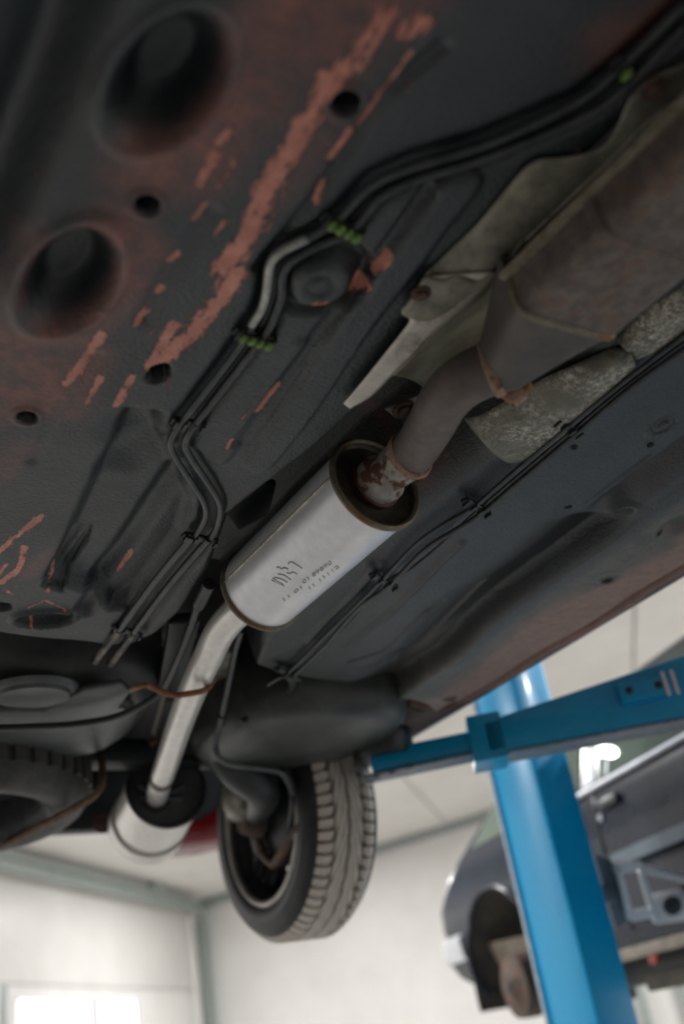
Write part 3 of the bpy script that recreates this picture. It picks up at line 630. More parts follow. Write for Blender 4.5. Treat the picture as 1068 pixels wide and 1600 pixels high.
def bolt(p, n, r=.007, parent=car, washer=True, mat='bolt'):
    n = V3(n); p = V3(p); prof = [(0, r * 1.7), (.0015, r * 1.7), (.0016, r), (.005, r), (.0062, r * .85), (.0062, 0)]
    return lathe('bolt', p, n, prof, mat, parent, 6 if not washer else 12)
bolt(on_z(657, 458, UND - .014), (0, 0, -1), .006, sh2); bolt(on_z(940, 585, UND - .0), (.3, 0, -1), .006, car); bolt(on_z(1020, 138, UND - .012), (0, 0, -1), .006, sh)
# bracket and bolt inside the tunnel
br = slab('tunnel_bracket', [on_z(600, 636, UND + .07), on_z(640, 620, UND + .07), on_z(672, 612, UND + .075), on_z(668, 650, UND + .07), on_z(640, 656, UND + .065), on_z(612, 646, UND + .068)], .003, 'shield_dark', car, direction=(0, 0, -1))
bolt(on_z(630, 640, UND + .062), (.1, -.2, -1), .009, br); bar('tunnel_bracket', on_z(632, 660, UND + .055), on_z(652, 640, UND + .055), .006, .012, 'galv', car)
for c in ((388, 768), (367, 787)):
    bolt(on_z(*c, UND + .05), (.5, -.2, -1), .006, car)
slab('exhaust_mount', [on_z(350, 800, UND + .05), on_z(398, 752, UND + .05), on_z(432, 758, UND + .055), on_z(420, 805, UND + .06), on_z(372, 830, UND + .055)], .01, 'black_plastic', car, direction=(0, 0, 1), bev=.003)
# straps of the two muffler/tank holders hanging to the left of the tail pipe
# --- exhaust
ZB = CZ + .55
def section_loft(name, secs, mat, parent, seg=40, cap=True, top=1.0):
    """secs: (centre, half width x, half height z, exponent)"""
    bm = bmesh.new(); rings = []
    for c, hx, hz_, ex in secs:
        r = []
        for j in range(seg):
            t = 2 * math.pi * j / seg; cs, sn = math.cos(t), math.sin(t)
            r.append(bm.verts.new((c[0] + hx * math.copysign(abs(cs) ** (2 / ex), cs), c[1], c[2] + hz_ * (1 if sn < 0 else top) * math.copysign(abs(sn) ** (2 / ex), sn))))
        rings.append(r)
    for a, b in zip(rings[:-1], rings[1:]):
        for j in range(seg): bm.faces.new((a[j], a[(j + 1) % seg], b[(j + 1) % seg], b[j]))
    if cap: bm.faces.new(rings[0]); bm.faces.new(list(reversed(rings[-1])))
    return auto(from_bm(name, bm, mat, parent), 30)
ccx, ccz = .616, CZ + .593; hw, hh = .060, .046
sk = lambda y: ccx + max(0, .47 - y) * .07
cat = section_loft('catalytic_converter', [((sk(-.35), -.35, ccz), .03, .03, 2), ((sk(-.22), -.22, ccz), hw, hh, 7)] + [((sk(y), y, ccz), hw + e, hh + e, 7) for y, e in ((.372, 0), (.375, .003), (.383, .003), (.386, 0), (.482, 0), (.486, -.001))], 'cat', car, top=.25)
cn = section_loft('converter_cone', [((ccx + .008 * t, .484 + .100 * t, ccz - .012 * t), (hw - .001) * (1 - t) + .029 * t, (hh - .001) * (1 - t) + .029 * t, 7 - 5 * t ** .5) for t in (0, .2, .4, .6, .8, 1)], 'cone', cat)
section_loft('weld_bead', [((ccx, y, ccz), hw + e, hh + e, 7) for y, e in ((.478, 0), (.4795, .0018), (.4845, .0018), (.486, 0))], 'rim_rust', cat, 56, False, .25)
bm = bmesh.new()
for s_ in (-1, 1):
    bar_bm(bm, (sk(-.2) + s_ * (hw + .004), -.2, ccz - .002), (sk(.484) + s_ * (hw + .004), .484, ccz - .002), .010, .005)
lab(from_bm('weld_flange', bm, 'seam', cat, False), 'thin pale welded edge')
zp = CZ + .580
pth = [(ccx + .008, .580, ccz - .012), on_z(746, 584, zp), on_z(716, 602, zp), on_z(692, 628, CZ + .585), on_z(676, 658, CZ + .592), on_z(655, 693, CZ + .604), on_z(640, 712, CZ + .610)]
pipe = tube('exhaust_pipe', pth, [.0275, .0275, .0272, .027, .027, .027, .027], 'pipe_dark', car, 28, 8)
a0 = V3(on_z(768, 576, zp)); a1 = V3(pth[1]); lathe('pipe_joint', a0, a1 - a0, [(-.006, .0275), (-.005, .0300), (.004, .0302), (.006, .0276)], 'rust_ring', pipe, 32)
tube('pipe_hanger', [on_z(770, 600, CZ + .585), on_z(790, 612, CZ + .58), on_z(806, 620, CZ + .578), on_z(820, 600, CZ + .60)], .008, 'rust_wire', pipe, 10)
lathe('hanger_clip', on_z(803, 615, CZ + .579), (.5, -.6, .3), [(-.008, .010), (-.008, .0125), (.008, .0125), (.008, .010)], 'rust_ring', pipe, 20, True)
# front muffler
mf, mr = on_z(586, 756, CZ + .612), on_z(409, 920, CZ + .608)
ax = (mr - mf) / np.linalg.norm(mr - mf); LM = np.linalg.norm(mr - mf); RM = .0620
muf = lathe('muffler', mf, ax, [(.0, RM), (.004, RM + .0002), (LM * .5, RM), (LM - .004, RM), (LM, RM)], 'alu', car, 96)
lab(muf, 'silver cylindrical middle muffler with stamped marks')
def toroid(name, org, axis, R, r, mat, parent, seg=72):
    return lathe(name, org, axis, [(r * 1.15 * math.cos(t), R + r * math.sin(t)) for t in np.linspace(0, 2 * math.pi, 10, endpoint=False)], mat, parent, seg, True)
toroid('front_rim', mf, ax, RM + .0008, .0042, 'rim_rust', muf); toroid('rear_rim', mr, ax, RM + .0008, .0042, 'rim_rust', muf)
lathe('front_cap', mf, ax, [(.0, RM - .001), (.006, RM - .006), (.008, RM - .02), (.006, .030), (.0, .0285), (.0, 0)], 'cap_dark', muf, 72)
lathe('rear_cap', mr, ax, [(.0, RM - .001), (-.006, RM - .006), (-.008, .0), ], 'alu_dirty', muf, 72)
# folded seam along the body, stamped figures, dents
AX, XX, YY = frame_of(ax)
def on_cyl(u, v, r=RM):
    d = ray(u, v); d = d / np.linalg.norm(d); w0 = CAM - mf; dp = d - ax * (d @ ax); wp = w0 - ax * (w0 @ ax)
    A = dp @ dp; B = dp @ wp; C = wp @ wp - r * r; disc = max(B * B - A * C, 0); t = (-B - math.sqrt(disc)) / A
    p = CAM + d * t; q = p - mf; tt = q @ ax; rad = q - ax * tt
    return tt, math.atan2(rad @ np.array(YY), rad @ np.array(XX))
def cyl(t, ph, r): return mf + ax * t + (np.array(XX) * math.cos(ph) + np.array(YY) * math.sin(ph)) * r
s0 = on_cyl(515, 745); s1 = on_cyl(372, 893); ph = s0[1] + ((s1[1] - s0[1] + math.pi) % (2 * math.pi) - math.pi) / 2
bm = bmesh.new(); tube_bm(bm, [cyl(t, ph, RM + .0006) for t in np.linspace(.002, LM - .002, 12)], .0020, 8); from_bm('body_seam', bm, 'seam', muf)
marks = [[(424, 906), (444, 915)], [(426, 903), (442, 913)], [(429, 902), (440, 905), (449, 910)], [(434, 897), (444, 899), (454, 906)], [(432, 887), (435, 886), (440, 889), (444, 887), (450, 889)], [(448, 895), (452, 896), (456, 895), (458, 894), (464, 897)], [(450, 881), (454, 878), (461, 881), (472, 888)]]
for mk in marks:
    bm = bmesh.new(); pts = [cyl(*on_cyl(*p), RM - .0002) for p in mk]; tube_bm(bm, smooth_path(pts, 4) if len(pts) > 2 else pts, .0012, 8); from_bm('stamped_mark', bm, 'alu_mark', muf)
def cyl_text(txt, p0, p1, hgt_px):
    cu = bpy.data.curves.new('t', 'FONT'); cu.body = txt; cu.extrude = .01; cu.size = 1
    to = bpy.data.objects.new('t', cu); COL.objects.link(to); dg = bpy.context.evaluated_depsgraph_get(); me = bpy.data.meshes.new_from_object(to.evaluated_get(dg)); bpy.data.objects.remove(to); bpy.data.curves.remove(cu)
    xs = [v.co.x for v in me.vertices]; W = max(xs) - min(xs); x0 = min(xs); (t0, f0), (t1, f1) = on_cyl(*p0), on_cyl(*p1); 
    du_ = (np.array(p1, float) - np.array(p0)); du_ /= np.linalg.norm(du_); upx = np.array([du_[1], -du_[0]]); upx = upx if upx[1] < 0 else -upx
    (ta, fa) = on_cyl(*(np.array(p0) + upx * hgt_px)); 
    for v in me.vertices:
        g = (v.co.x - x0) / W; h = v.co.y / .72
        t = t0 + (t1 - t0) * g + (ta - t0) * h; f_ = f0 + (f1 - f0) * g + (fa - f0) * h; v.co = V3(cyl(t, f_, RM + .0001 + (.0006 if v.co.z > 0 else -.0004)))
    return link('stamped_number', me, 'alu_mark', muf, False)
cyl_text('01 89890', (474, 912), (519, 880), 6); cyl_text('11 11112', (484, 921), (530, 886), 5); cyl_text('11 01', (444, 939), (472, 919), 5)
# collar between pipe and muffler
cp = V3(pth[-1]); ce = V3(mf) + V3(ax) * .004; cd = (ce - cp); cl = cd.length
col = lathe('exhaust_collar', cp, cd, [(-.004, .0262), (0, .0275), (.006, .0272), (cl * .40, .0265), (cl * .45, .0250), (cl * .62, .0262), (cl * .70, .0315), (cl * .80, .0322), (cl * .92, .0318), (cl * .94, .0300)], 'collar', car, 40)
lathe('pipe_flare', cp, cd, [(-.006, .0272), (-.005, .0305), (0.0, .0318), (.005, .0300), (.007, .0268)], 'rust_ring', col, 40)
lathe('heat_ring', cp, cd, [(cl * .86, .0305), (cl * .90, .0345), (cl * 1.0, .0345)], 'purple_heat', col, 40)
# tail pipe and rear muffler
t0p = mr - ax * .002
tp = [mr - ax * .01 + np.array([0, 0, -.004]), on_z(385, 944, CZ + .604), on_z(362, 964, CZ + .604), on_z(342, 990, CZ + .600), on_z(327, 1022, CZ + .594), on_z(308, 1062, CZ + .586), on_z(284, 1122, CZ + .578), on_z(262, 1188, CZ + .571), on_z(252, 1218, CZ + .568), on_z(243, 1250, CZ + .565)]
tail = tube('tail_pipe', tp, [.0245] * 10, 'alu_dirty', car, 28, 8)
lab(tail, 'pale bent tail pipe')
d1 = V3(tp[-1]) - V3(tp[-2]); d1.normalize(); e1 = V3(tp[-2])
lathe('pipe_sleeve', e1 - d1 * .028, d1, [(0, .0246), (.001, .0262), (.03, .0262), (.031, .0246)], 'cap_dark', tail, 32)
m2a = on_z(260, 1232, CZ + .583); m2b = on_d(228, 1294, 2.42)
ax2 = (m2b - m2a) / np.linalg.norm(m2b - m2a); L2 = float(np.linalg.norm(m2b - m2a)); R2 = .087
mu2 = lathe('rear_muffler', m2a, ax2, [(0, R2), (.01, R2 + .001), (L2 - .085, R2), (L2 - .082, R2 - .012), (L2 - .070, R2 - .012), (L2 - .066, R2 + .006), (L2 - .015, R2 + .006), (L2, R2 - .004), (L2 + .006, R2 - .02), (L2 + .01, 0)], 'alu_dirty', car, 72)
lab(mu2, 'pale round rear muffler')
toroid('front_rim', m2a, ax2, R2, .0045, 'rim_dark', mu2)
lathe('front_cap', m2a, ax2, [(-.001, R2 - .001), (.012, R2 - .006), (.016, R2 - .03), (.012, .03), (.012, 0)], 'tank_paint', mu2, 60)
# clamp round the pipe at the cap, and hanger ears
te = V3(tp[-1])
lathe('pipe_clamp', te - d1 * .022, d1, [(-.010, .0258), (-.010, .0305), (.010, .0305), (.010, .0258)], 'rim_dark', mu2, 28, True)
A2, X2, Y2 = frame_of(ax2)
for q in ((218, 1226), (222, 1244), (286, 1226), (284, 1246)):
    p0 = V3(on_d(q[0], q[1], 2.19)); p1 = te - d1 * .022 + (p0 - te) * .35
    tube('clamp_ear', [p0, (p0 + p1) / 2 - Vector((0, .006, .004)), p1], .0065, 'rim_dark', mu2, 8, 4)
lathe('outlet_stub', V3(m2b) + V3(ax2) * .004 - V3(X2) * .0, V3(on_d(231, 1346, 2.50)) - V3(m2b), [(0, .022), (.115, .022), (.115, .018), (.10, .018)], 'rim_dark', mu2, 20)
# rusty wire hook round the tail pipe
hk = [on_z(204, 1078, CZ + .585), on_z(214, 1074, CZ + .572), on_z(228, 1070, CZ + .57), on_z(236, 1074, CZ + .57)]
tube('wire_hook', hk, .0045, 'rust_wire', car, 8)
tube('wire_hook', [on_z(236, 1072, CZ + .57), on_z(256, 1082, CZ + .56), on_z(276, 1086, CZ + .555), on_z(300, 1083, CZ + .553), on_z(320, 1078, CZ + .555), on_z(330, 1068, CZ + .575), on_z(334, 1060, CZ + .59)], .0050, 'rust_wire', car, 10)
# long tie rods / tunnel brace left of the tail pipe
tube('brace_rod', [on_z(262, 1060, CZ + .66), on_z(250, 1110, CZ + .66), on_z(240, 1145, CZ + .67)], .006, 'line_tan', car, 8)
bm = bmesh.new(); bar_bm(bm, on_z(288, 965, UND + .03), on_z(262, 1090, UND + .05), .05, .02); bmesh.ops.recalc_face_normals(bm, faces=bm.faces); bevel(bm, .004); from_bm('tunnel_brace', bm, 'black_panel', car)
bm = bmesh.new(); bar_bm(bm, on_z(345, 1010, UND + .06), on_z(308, 1150, UND + .10), .06, .03); bmesh.ops.recalc_face_normals(bm, faces=bm.faces); bevel(bm, .006); from_bm('tunnel_brace', bm, 'shield_dark', car)

# --- hand-brake cables
tube('handbrake_cable', [on_z(322, 918, CZ + .62), on_z(308, 950, CZ + .615), on_z(296, 985, CZ + .61), on_z(278, 1030, CZ + .605), on_z(255, 1075, CZ + .595), on_z(228, 1098, CZ + .585), on_z(180, 1120, CZ + .58), on_z(120, 1131, CZ + .58), on_z(60, 1135, CZ + .58), on_z(-30, 1138, CZ + .58)], .0060, 'black_plastic', car, 10)
tube('cable_sleeve', [on_z(327, 912, CZ + .622), on_z(318, 930, CZ + .62), on_z(310, 946, CZ + .617)], .010, 'black_plastic', car, 12)
lab(tube('handbrake_cable', [on_z(376, 985, CZ + .64), on_z(366, 1020, CZ + .635), on_z(356, 1070, CZ + .615), on_z(345, 1125, CZ + .59), on_z(338, 1160, CZ + .565), on_z(340, 1180, CZ + .545), on_z(358, 1193, CZ + .535), on_z(400, 1200, CZ + .530), on_z(440, 1208, CZ + .530), on_d(458, 1240, 2.16)], .0060, 'line_coat', car, 10), 'brake cable running down to the rear wheel')
tube('cable_band', [on_z(346, 1118, CZ + .593), on_z(343, 1134, CZ + .585)], .0075, 'black_plastic', car, 10)

# --- fuel tank on the left, lobe on the right, spare wheel, bumper
def pan(name, x0, x1, y0, y1, zb, ztop, ex, mat, n=44, bulge=0.0, tilt=0.0):
    V, Fc = [], []; lev = 10
    for i in range(lev + 1):
        t = i / lev; k_ = math.sin(t * math.pi / 2) ** .55 if i else 0.0
        z = ztop + (zb - ztop) * (1 - (1 - t) ** 1.0) if False else None
    cx, cy, hx, hy = (x0 + x1) / 2, (y0 + y1) / 2, (x1 - x0) / 2, (y1 - y0) / 2
    prof = [(1.0, 1.0), (1.0, .55), (.995, .35), (.975, .2), (.94, .09), (.88, .03), (.78, .0), (.55, -.005 - bulge * .4), (.28, -.01 - bulge * .8), (.0, -.01 - bulge)]
    for s, h in prof:
        for j in range(n):
            t = 2 * math.pi * j / n; c, q = math.cos(t), math.sin(t)
            px, py = math.copysign(abs(c) ** (2 / ex), c), math.copysign(abs(q) ** (2 / ex), q)
            V.append((cx + hx * px * s, cy + hy * py * s, zb + (ztop - zb) * h + tilt * py * s))
    for i in range(len(prof) - 1):
        for j in range(n): Fc.append((i * n + j, i * n + (j + 1) % n, (i + 1) * n + (j + 1) % n, (i + 1) * n + j))
    return mesh(name, V, Fc, mat, car)
tank = pan('fuel_tank', -.10, .70, 1.60, 2.0, CZ + .615, CZ + .86, 4.0, 'tank_paint', tilt=-.022)
lab(tank, 'grey rounded fuel tank')
for (c, r) in (((52, 1084), .062), ((170, 1109), .038)):
    p = on_z(*c, CZ + .616); lathe('tank_boss', V3(p) + Vector((0, 0, .008)), (0, 0.05, -1), [(0, r * 1.22), (.006, r * 1.16), (.010, r * 1.05), (.009, r), (.016, r * .96), (.0165, r * .7), (.0165, 0)], 'tank_paint', tank, 40)
slab('tank_step', [on_z(-60, 1108, CZ + .606), on_z(70, 1112, CZ + .606), on_z(130, 1080, CZ + .610), on_z(190, 1068, CZ + .61), on_z(205, 1082, CZ + .606), on_z(170, 1126, CZ + .596), on_z(60, 1134, CZ + .594), on_z(-60, 1134, CZ + .594)], .012, 'tank_paint', tank, direction=(0, 0, 1), bev=.005)
lobe = pan('underfloor_pan', .80, 1.25, 1.58, 2.02, CZ + .582, CZ + .80, 2.6, 'lobe_paint', bulge=.06)
lathe('pan_boss', on_z(518, 1138, CZ + .590), (0, 0, -1), [(-.01, .024), (.004, .022), (.006, .018), (.004, .012), (.004, 0)], 'black_panel', lobe, 24)
bolt(on_z(392, 1150, CZ + .588), (0, 0, -1), .008, lobe, mat='rim_dark'); bolt(on_z(382, 1125, CZ + .594), (0, 0, -1), .006, lobe, mat='rim_dark')
# spare wheel lying flat under the tail
SW = Vector((.385, 2.15, CZ + .53)); SR = .285
spare = lathe('spare_tire', SW, (0, .04, 1), [(.0, .205), (-.004, .215), (-.008, .235), (-.006, .252), (.006, .268), (.02, .278), (.05, .285), (.10, .285), (.13, .276), (.15, .25), (.155, .21), (.10, .19), (.02, .19)], 'rubber_grey', car, 72, True)
lab(spare, 'weathered black spare tire lying flat')
lathe('spare_rim', SW, (0, .04, 1), [(-.002, .206), (.004, .196), (.03, .186), (.08, .18), (.09, .12), (.085, 0)], 'rim_dark', spare, 56)
for i in range(44):
    t = 2 * math.pi * i / 44; c = SW + Vector((math.cos(t) * .286, math.sin(t) * .286, .075 - .04 * math.sin(t) * .28)); tg = Vector((-math.sin(t), math.cos(t), 0))
    if i == 0:
        bm = bmesh.new(); hexa_bm(bm, [(-.003, -.013, -.04), (.003, -.013, -.04), (.003, .013, -.04), (-.003, .013, -.04), (-.003, -.013, .04), (.003, -.013, .04), (.003, .013, .04), (-.003, .013, .04)])
        tb = from_bm('tread_block', bm, 'rubber_grey', spare, False); b0 = tb; tb.matrix_parent_inverse = Matrix.Identity(4)
    else:
        tb = b0.copy(); COL.objects.link(tb)
    tb.matrix_basis = Matrix.Translation(c) @ Matrix.Rotation(t, 4, 'Z')
tube('spare_strap', [on_z(158, 1180, CZ + .62), on_z(160, 1215, CZ + .56), on_z(150, 1240, CZ + .525), on_z(110, 1266, CZ + .515), on_z(60, 1292, CZ + .515), on_z(10, 1318, CZ + .52), on_z(-40, 1330, CZ + .54)], .008, 'rust', car, 8)
# bumper across the tail
def bumper():
    xs = np.linspace(-.08, 1.34, 60); prof = [(2.64, .10), (2.62, .03), (2.66, .005), (2.78, .0), (2.86, .02), (2.90, .10), (2.88, .2)]
    zl, zr_ = on_y(165, 1300, 2.64)[2], on_y(340, 1320, 2.64)[2]
    V, Fc = [], []
    for x in xs:
        e = abs((x - .63) / .71); sh_ = -.16 * max(0, e - .62) ** 2 / .14; zz = zl + .07 + (zr_ - zl - .07) * ss((x - .95) / .06)
        for y, z in prof: V.append((x, y + sh_, zz + z))
    n = len(prof)
    for i in range(len(xs) - 1):
        for j in range(n - 1): Fc.append((i * n + j, i * n + j + 1, (i + 1) * n + j + 1, (i + 1) * n + j))
    o = mesh('rear_bumper', V, Fc, 'red', car); md = o.modifiers.new('thickness', 'SOLIDIFY'); md.thickness = .006; return o
lab(bumper(), 'dark red rear bumper')
zv = on_y(165, 1304, 2.615)[2] + .1075
bar('rear_valance', (-.05, 2.59, zv), (.965, 2.59, zv), .05, .215, 'black_plastic', car, bev=.012)
slab('exhaust_hanger', [on_z(250, 1156, CZ + .66), on_z(215, 1166, CZ + .68), on_z(230, 1178, CZ + .66)], .01, 'rust', car, direction=(0, 0, 1))
bolt(on_d(160, 1287, 2.5), (0, -1, -.3), .014, car, mat='purple_heat')
# rear axle: beam, knuckle, backing plate, spring, links
WX, WY, WZ, WR = 1.10, 2.18, CZ + .52, .272; WW = .17
beam = bar('axle_beam', (.0, 2.10, CZ + .665), (1.02, 2.10, CZ + .655), .07, .06, 'black_panel', car, bev=.015)
tube('trailing_arm', [on_d(318, 1150, 2.12), on_d(360, 1200, 2.15), on_d(410, 1238, 2.2), (WX - .02, WY - .02, WZ + .02)], [.028, .034, .038, .034], 'black_panel', car, 14)
section_loft('axle_knuckle', [((WX - .06, WY - .13, WZ + .10), .03, .02, 2), ((WX - .05, WY - .10, WZ + .085), .065, .05, 2.4), ((WX - .04, WY - .04, WZ + .06), .07, .065, 2.2), ((WX - .03, WY + .03, WZ + .05), .05, .05, 2), ((WX - .03, WY + .06, WZ + .05), .02, .02, 2)], 'shield_dark', car, 24)
tube('brake_hose', [on_d(440, 1206, 2.2), on_d(452, 1222, 2.22), on_d(456, 1260, 2.24), on_d(452, 1290, 2.27)], .006, 'line_coat', car, 8)
# --- rear wheel
wheel = lathe('rear_wheel', (WX, WY, WZ), (1, 0, 0), [(.012, .190), (.004, .196), (.0, .194), (.004, .183), (.022, .178), (.03, .170), (.09, .164), (.10, .15), (.106, .09), (.106, 0)], 'rim_dark', car, 72)
toroid('rim_edge', (WX + .004, WY, WZ), (1, 0, 0), .187, .0085, 'rim', wheel, 72)
tr = lathe('tire', (WX, WY, WZ), (1, 0, 0), [(.008, .192), (-.004, .199), (-.010, .215), (-.008, .232), (-.006, .234), (-.005, .244), (.004, .254), (.018, .2615), (.05, .2645), (.085, .2655), (.12, .2645), (.152, .2615), (.166, .254), (.175, .244), (.178, .222), (.172, .20), (.16, .192), (.085, .188)], 'rubber', wheel, 96, True)
tread = lathe('tread_base', (WX, WY, WZ), (1, 0, 0), [(.019, .2618), (.05, .2652), (.085, .2660), (.12, .2652), (.151, .2618)], 'groove', wheel, 96)
def tread_block(uv, hgt=.0075):
    """uv: outline as (lateral from centre m, angle rad); returns bmesh at angle 0"""
    bm = bmesh.new(); top, bot = [], []
    cu, cv = sum(u for u, v in uv) / len(uv), sum(v for u, v in uv) / len(uv)
    for u, v in uv:
        for L, dr_, k_ in ((bot, -.004, 1.03), (top, hgt, .93)):
            uu, vv = cu + (u - cu) * k_, cv + (v - cv) * k_; rad = .2665 - 1.6 * max(0, abs(uu) - .035) ** 2 + dr_ - (.009 if abs(uu) > .068 else 0)
            L.append(bm.verts.new((uu, math.cos(vv) * rad, math.sin(vv) * rad)))
    n = len(uv); bm.faces.new(top); bm.faces.new(list(reversed(bot)))
    for i in range(n): bm.faces.new((bot[i], bot[(i + 1) % n], top[(i + 1) % n], top[i]))
    bmesh.ops.triangulate(bm, faces=[f for f in bm.faces if len(f.verts) > 4]); return bm
NP = 66; pa = 2 * math.pi / NP
shapes = []
for s in (-1, 1):
    # rounded shoulder block, its slimmer neighbour edge, and a long arm of the arrow pattern (one arm to two shoulder blocks)
    shapes.append((1, s, [(s * .072, -.36 * pa), (s * .072, .40 * pa), (s * .058, .44 * pa), (s * .046, .30 * pa), (s * .040, -.05 * pa), (s * .040, -.50 * pa), (s * .056, -.42 * pa)]))
    shapes.append((2, s, [(s * .036, .75 * pa), (s * .036, -.45 * pa), (s * .027, -1.7 * pa), (s * .015, -3.2 * pa), (s * .003, -5.2 * pa), (s * .003, -3.5 * pa), (s * .012, -1.9 * pa), (s * .022, -.35 * pa)]))
WM = Matrix.Translation((WX + WW / 2, WY, WZ))
for q, (stp, sd, uv) in enumerate(shapes):
    b0 = from_bm('tread_block', tread_block(uv), 'tread', wheel, False); b0.matrix_parent_inverse = Matrix.Identity(4)
    for i in range(0, NP, stp):
        o = b0 if i == 0 else b0.copy()
        if i: COL.objects.link(o)
        o.matrix_basis = WM @ Matrix.Rotation((i + (.5 * stp if sd > 0 else 0)) * pa, 4, 'X')
lathe('brake_drum', (WX + .03, WY, WZ), (1, 0, 0), [(-.012, 0), (-.012, .10), (-.004, .118), (.0, .122), (.05, .122), (.05, 0)], 'rim_dark', wheel, 48)
lathe('hub', (WX - .03, WY, WZ), (1, 0, 0), [(-.02, 0), (-.02, .028), (.0, .036), (.03, .04)], 'brake_rust', wheel, 24)
for p, q_ in (((398, 1305), (428, 1352)), ((470, 1290), (428, 1352)), ((405, 1290), (412, 1330)), ((455, 1315), (436, 1348))):
    tube('brake_strut', [on_x(p[0], p[1], WX + .004), on_x((p[0] + q_[0]) / 2 - 4, (p[1] + q_[1]) / 2 + 4, WX + .002), on_x(q_[0], q_[1], WX + .004)], .011, 'brake_rust', wheel, 10, 4)
lab(tube('valve', [on_x(452, 1357, WX + .012), on_x(462, 1352, WX + .004)], .008, 'frame_white', wheel, 8, 1), 'pale valve stem')
for i in range(3):
    t = .6 + i * .5; c = (WX + .008, WY + math.cos(t) * .08, WZ - .09 - i * .015); lathe('wheel_slot', c, (1, 0, 0), [(-.004, .028), (.004, .03), (.01, .02), (.012, 0)], 'rim_dark', wheel, 16)

# ------------------------------------------------------------------ the lift under the car: arm, pad, column outside the frame
zb = CZ + .515
A0 = on_z(570, 1219, zb); A1 = on_z(741, 1183, zb); A2_ = on_z(1068, 1121, zb); adir = (A2_ - A1) / np.linalg.norm(A2_ - A1); aperp = np.array([-adir[1], adir[0], 0]); aperp = aperp if aperp @ np.array([1, 1, 0]) > 0 else -aperp
lift = empty('car_lift', (2.12, 1.02, 0), 'bright blue lift arm holding the raised car by its sill', 'lift', None)
TH = .085; W_ = .10
def armbar(name, p, q, w, h, mat, z0, bev=.006, par=lift):
    c = aperp * w / 2; bm = bmesh.new(); bar_bm(bm, p + c + ez * (z0 + h / 2), q + c + ez * (z0 + h / 2), w, h); bmesh.ops.recalc_face_normals(bm, faces=bm.faces); bevel(bm, bev); return auto(from_bm(name, bm, mat, par), 40)
AE = A1 + adir * .72
def tapered(name, p, q, w, z0, h0, h1, mat, par, bev):
    bm = bmesh.new(); a, b, c, d = p, q, q + aperp * w, p + aperp * w
    hexa_bm(bm, [x + ez * z0 for x in (a, b, c, d)] + [a + ez * h0, b + ez * h1, c + ez * h1, d + ez * h0]); bmesh.ops.recalc_face_normals(bm, faces=bm.faces); bevel(bm, bev); return auto(from_bm(name, bm, mat, par), 40)
arm = tapered('lift_arm', A1 + adir * .03, AE, W_, 0, .072, .165, 'blue_arm', lift, .006)
armbar('arm_underside', A1 + adir * .032, AE, W_ - .004, .004, 'arm_under', -.004, .001, arm)
ext = armbar('arm_extension', A0 + adir * .02, A1 + adir * .25, W_ - .028, TH - .036, 'blue_arm', .012)
lab(armbar('extension_underside', A0 + adir * .0, A1 + adir * .02, W_ - .026, .005, 'arm_under', .007, .001, ext), 'grey scuffed underside')
for p in ((588, 1214), (612, 1207), (638, 1199)):
    c = on_z(*p, zb + .006); lathe('hole_plug', c - ez * .001, (0, 0, -1), [(0, .008), (.002, .008), (.002, 0)], 'black_plastic', ext, 14)
col_ = armbar('arm_collar', A1 - adir * .002, A1 + adir * .075, W_ + .016, TH + .016, 'blue_arm', -.010, .004)
blk = armbar('stop_block', A1 + adir * .335 - aperp * .022, A1 + adir * .45 - aperp * .022, .03, .045, 'blue_arm', .050, .004)
for s in (.355, .42):
    lathe('block_screw', A1 + adir * s - aperp * .022 + ez * .074, -aperp, [(0, .008), (.002, .008), (.002, 0)], 'black_plastic', blk, 12)
bm = bmesh.new()
for s in (.435, .455): bar_bm(bm, A1 + adir * s - aperp * .0225 + ez * .046, A1 + adir * s - aperp * .0225 + ez * .10, .007, .003, aperp)
from_bm('weld_marks', bm, 'frame_white', blk, False)
padc = np.array([1.265, float(A0[1]) - .02, 0]); padc = A0 + adir * .05 + aperp * .03
lathe('lift_pad', padc + ez * .045, (0, 0, 1), [(0, 0), (0, .060), (.01, .068), (UND - .012 - zb - .046, .070), (UND - .012 - zb - .045, 0)], 'black_plastic', lift, 32)
tube('pad_screw', [padc + ez * .012, padc + ez * .05], .02, 'arm_under', lift, 16, 1)
cb = AE + aperp * .05
box('lift_carriage', (cb[0] - .06, cb[1] - .12, 1.72), (cb[0] + .12, cb[1] + .10, 2.2), 'blue_arm', lift, .01)
box('lift_column', (cb[0] + .02, cb[1] - .13, .012), (cb[0] + .20, cb[1] + .12, 3.1), 'blue', lift, .02)
box('base_plate', (cb[0] - .1, cb[1] - .2, 0), (cb[0] + .3, cb[1] + .2, .014), 'blue_arm', lift)

# ------------------------------------------------------------------ blue lift column of the next bay with its grey carriage
PM = on_d(839, 1220, 3.1); px_, py_ = PM[0], PM[1]; pw, pd = .157, .214
post = empty('lift_column', (px_ + pw / 2, py_ + pd / 2, 0), 'tall glossy blue steel lift column standing beside the dark car', 'lift column')
bm = bmesh.new(); q = [(px_ + .006, py_, 0), (px_ + pw, py_, 0), (px_ + pw, py_ + pd, 0), (px_, py_ + pd, 0), (px_, py_ + .006, 0)]
o = box('column', (px_, py_, .012), (px_ + pw, py_ + pd, 3.25), 'blue', post, .014)
box('base_plate', (px_ - .06, py_ - .06, 0), (px_ + pw + .06, py_ + pd + .06, .014), 'blue_arm', post, .003)
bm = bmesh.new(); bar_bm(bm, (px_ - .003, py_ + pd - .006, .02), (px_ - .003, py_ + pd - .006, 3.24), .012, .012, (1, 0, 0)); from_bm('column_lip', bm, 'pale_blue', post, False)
box('column_cap', (px_ - .01, py_ - .01, 3.25), (px_ + pw + .01, py_ + pd + .01, 3.265), 'blue_arm', post, .003)
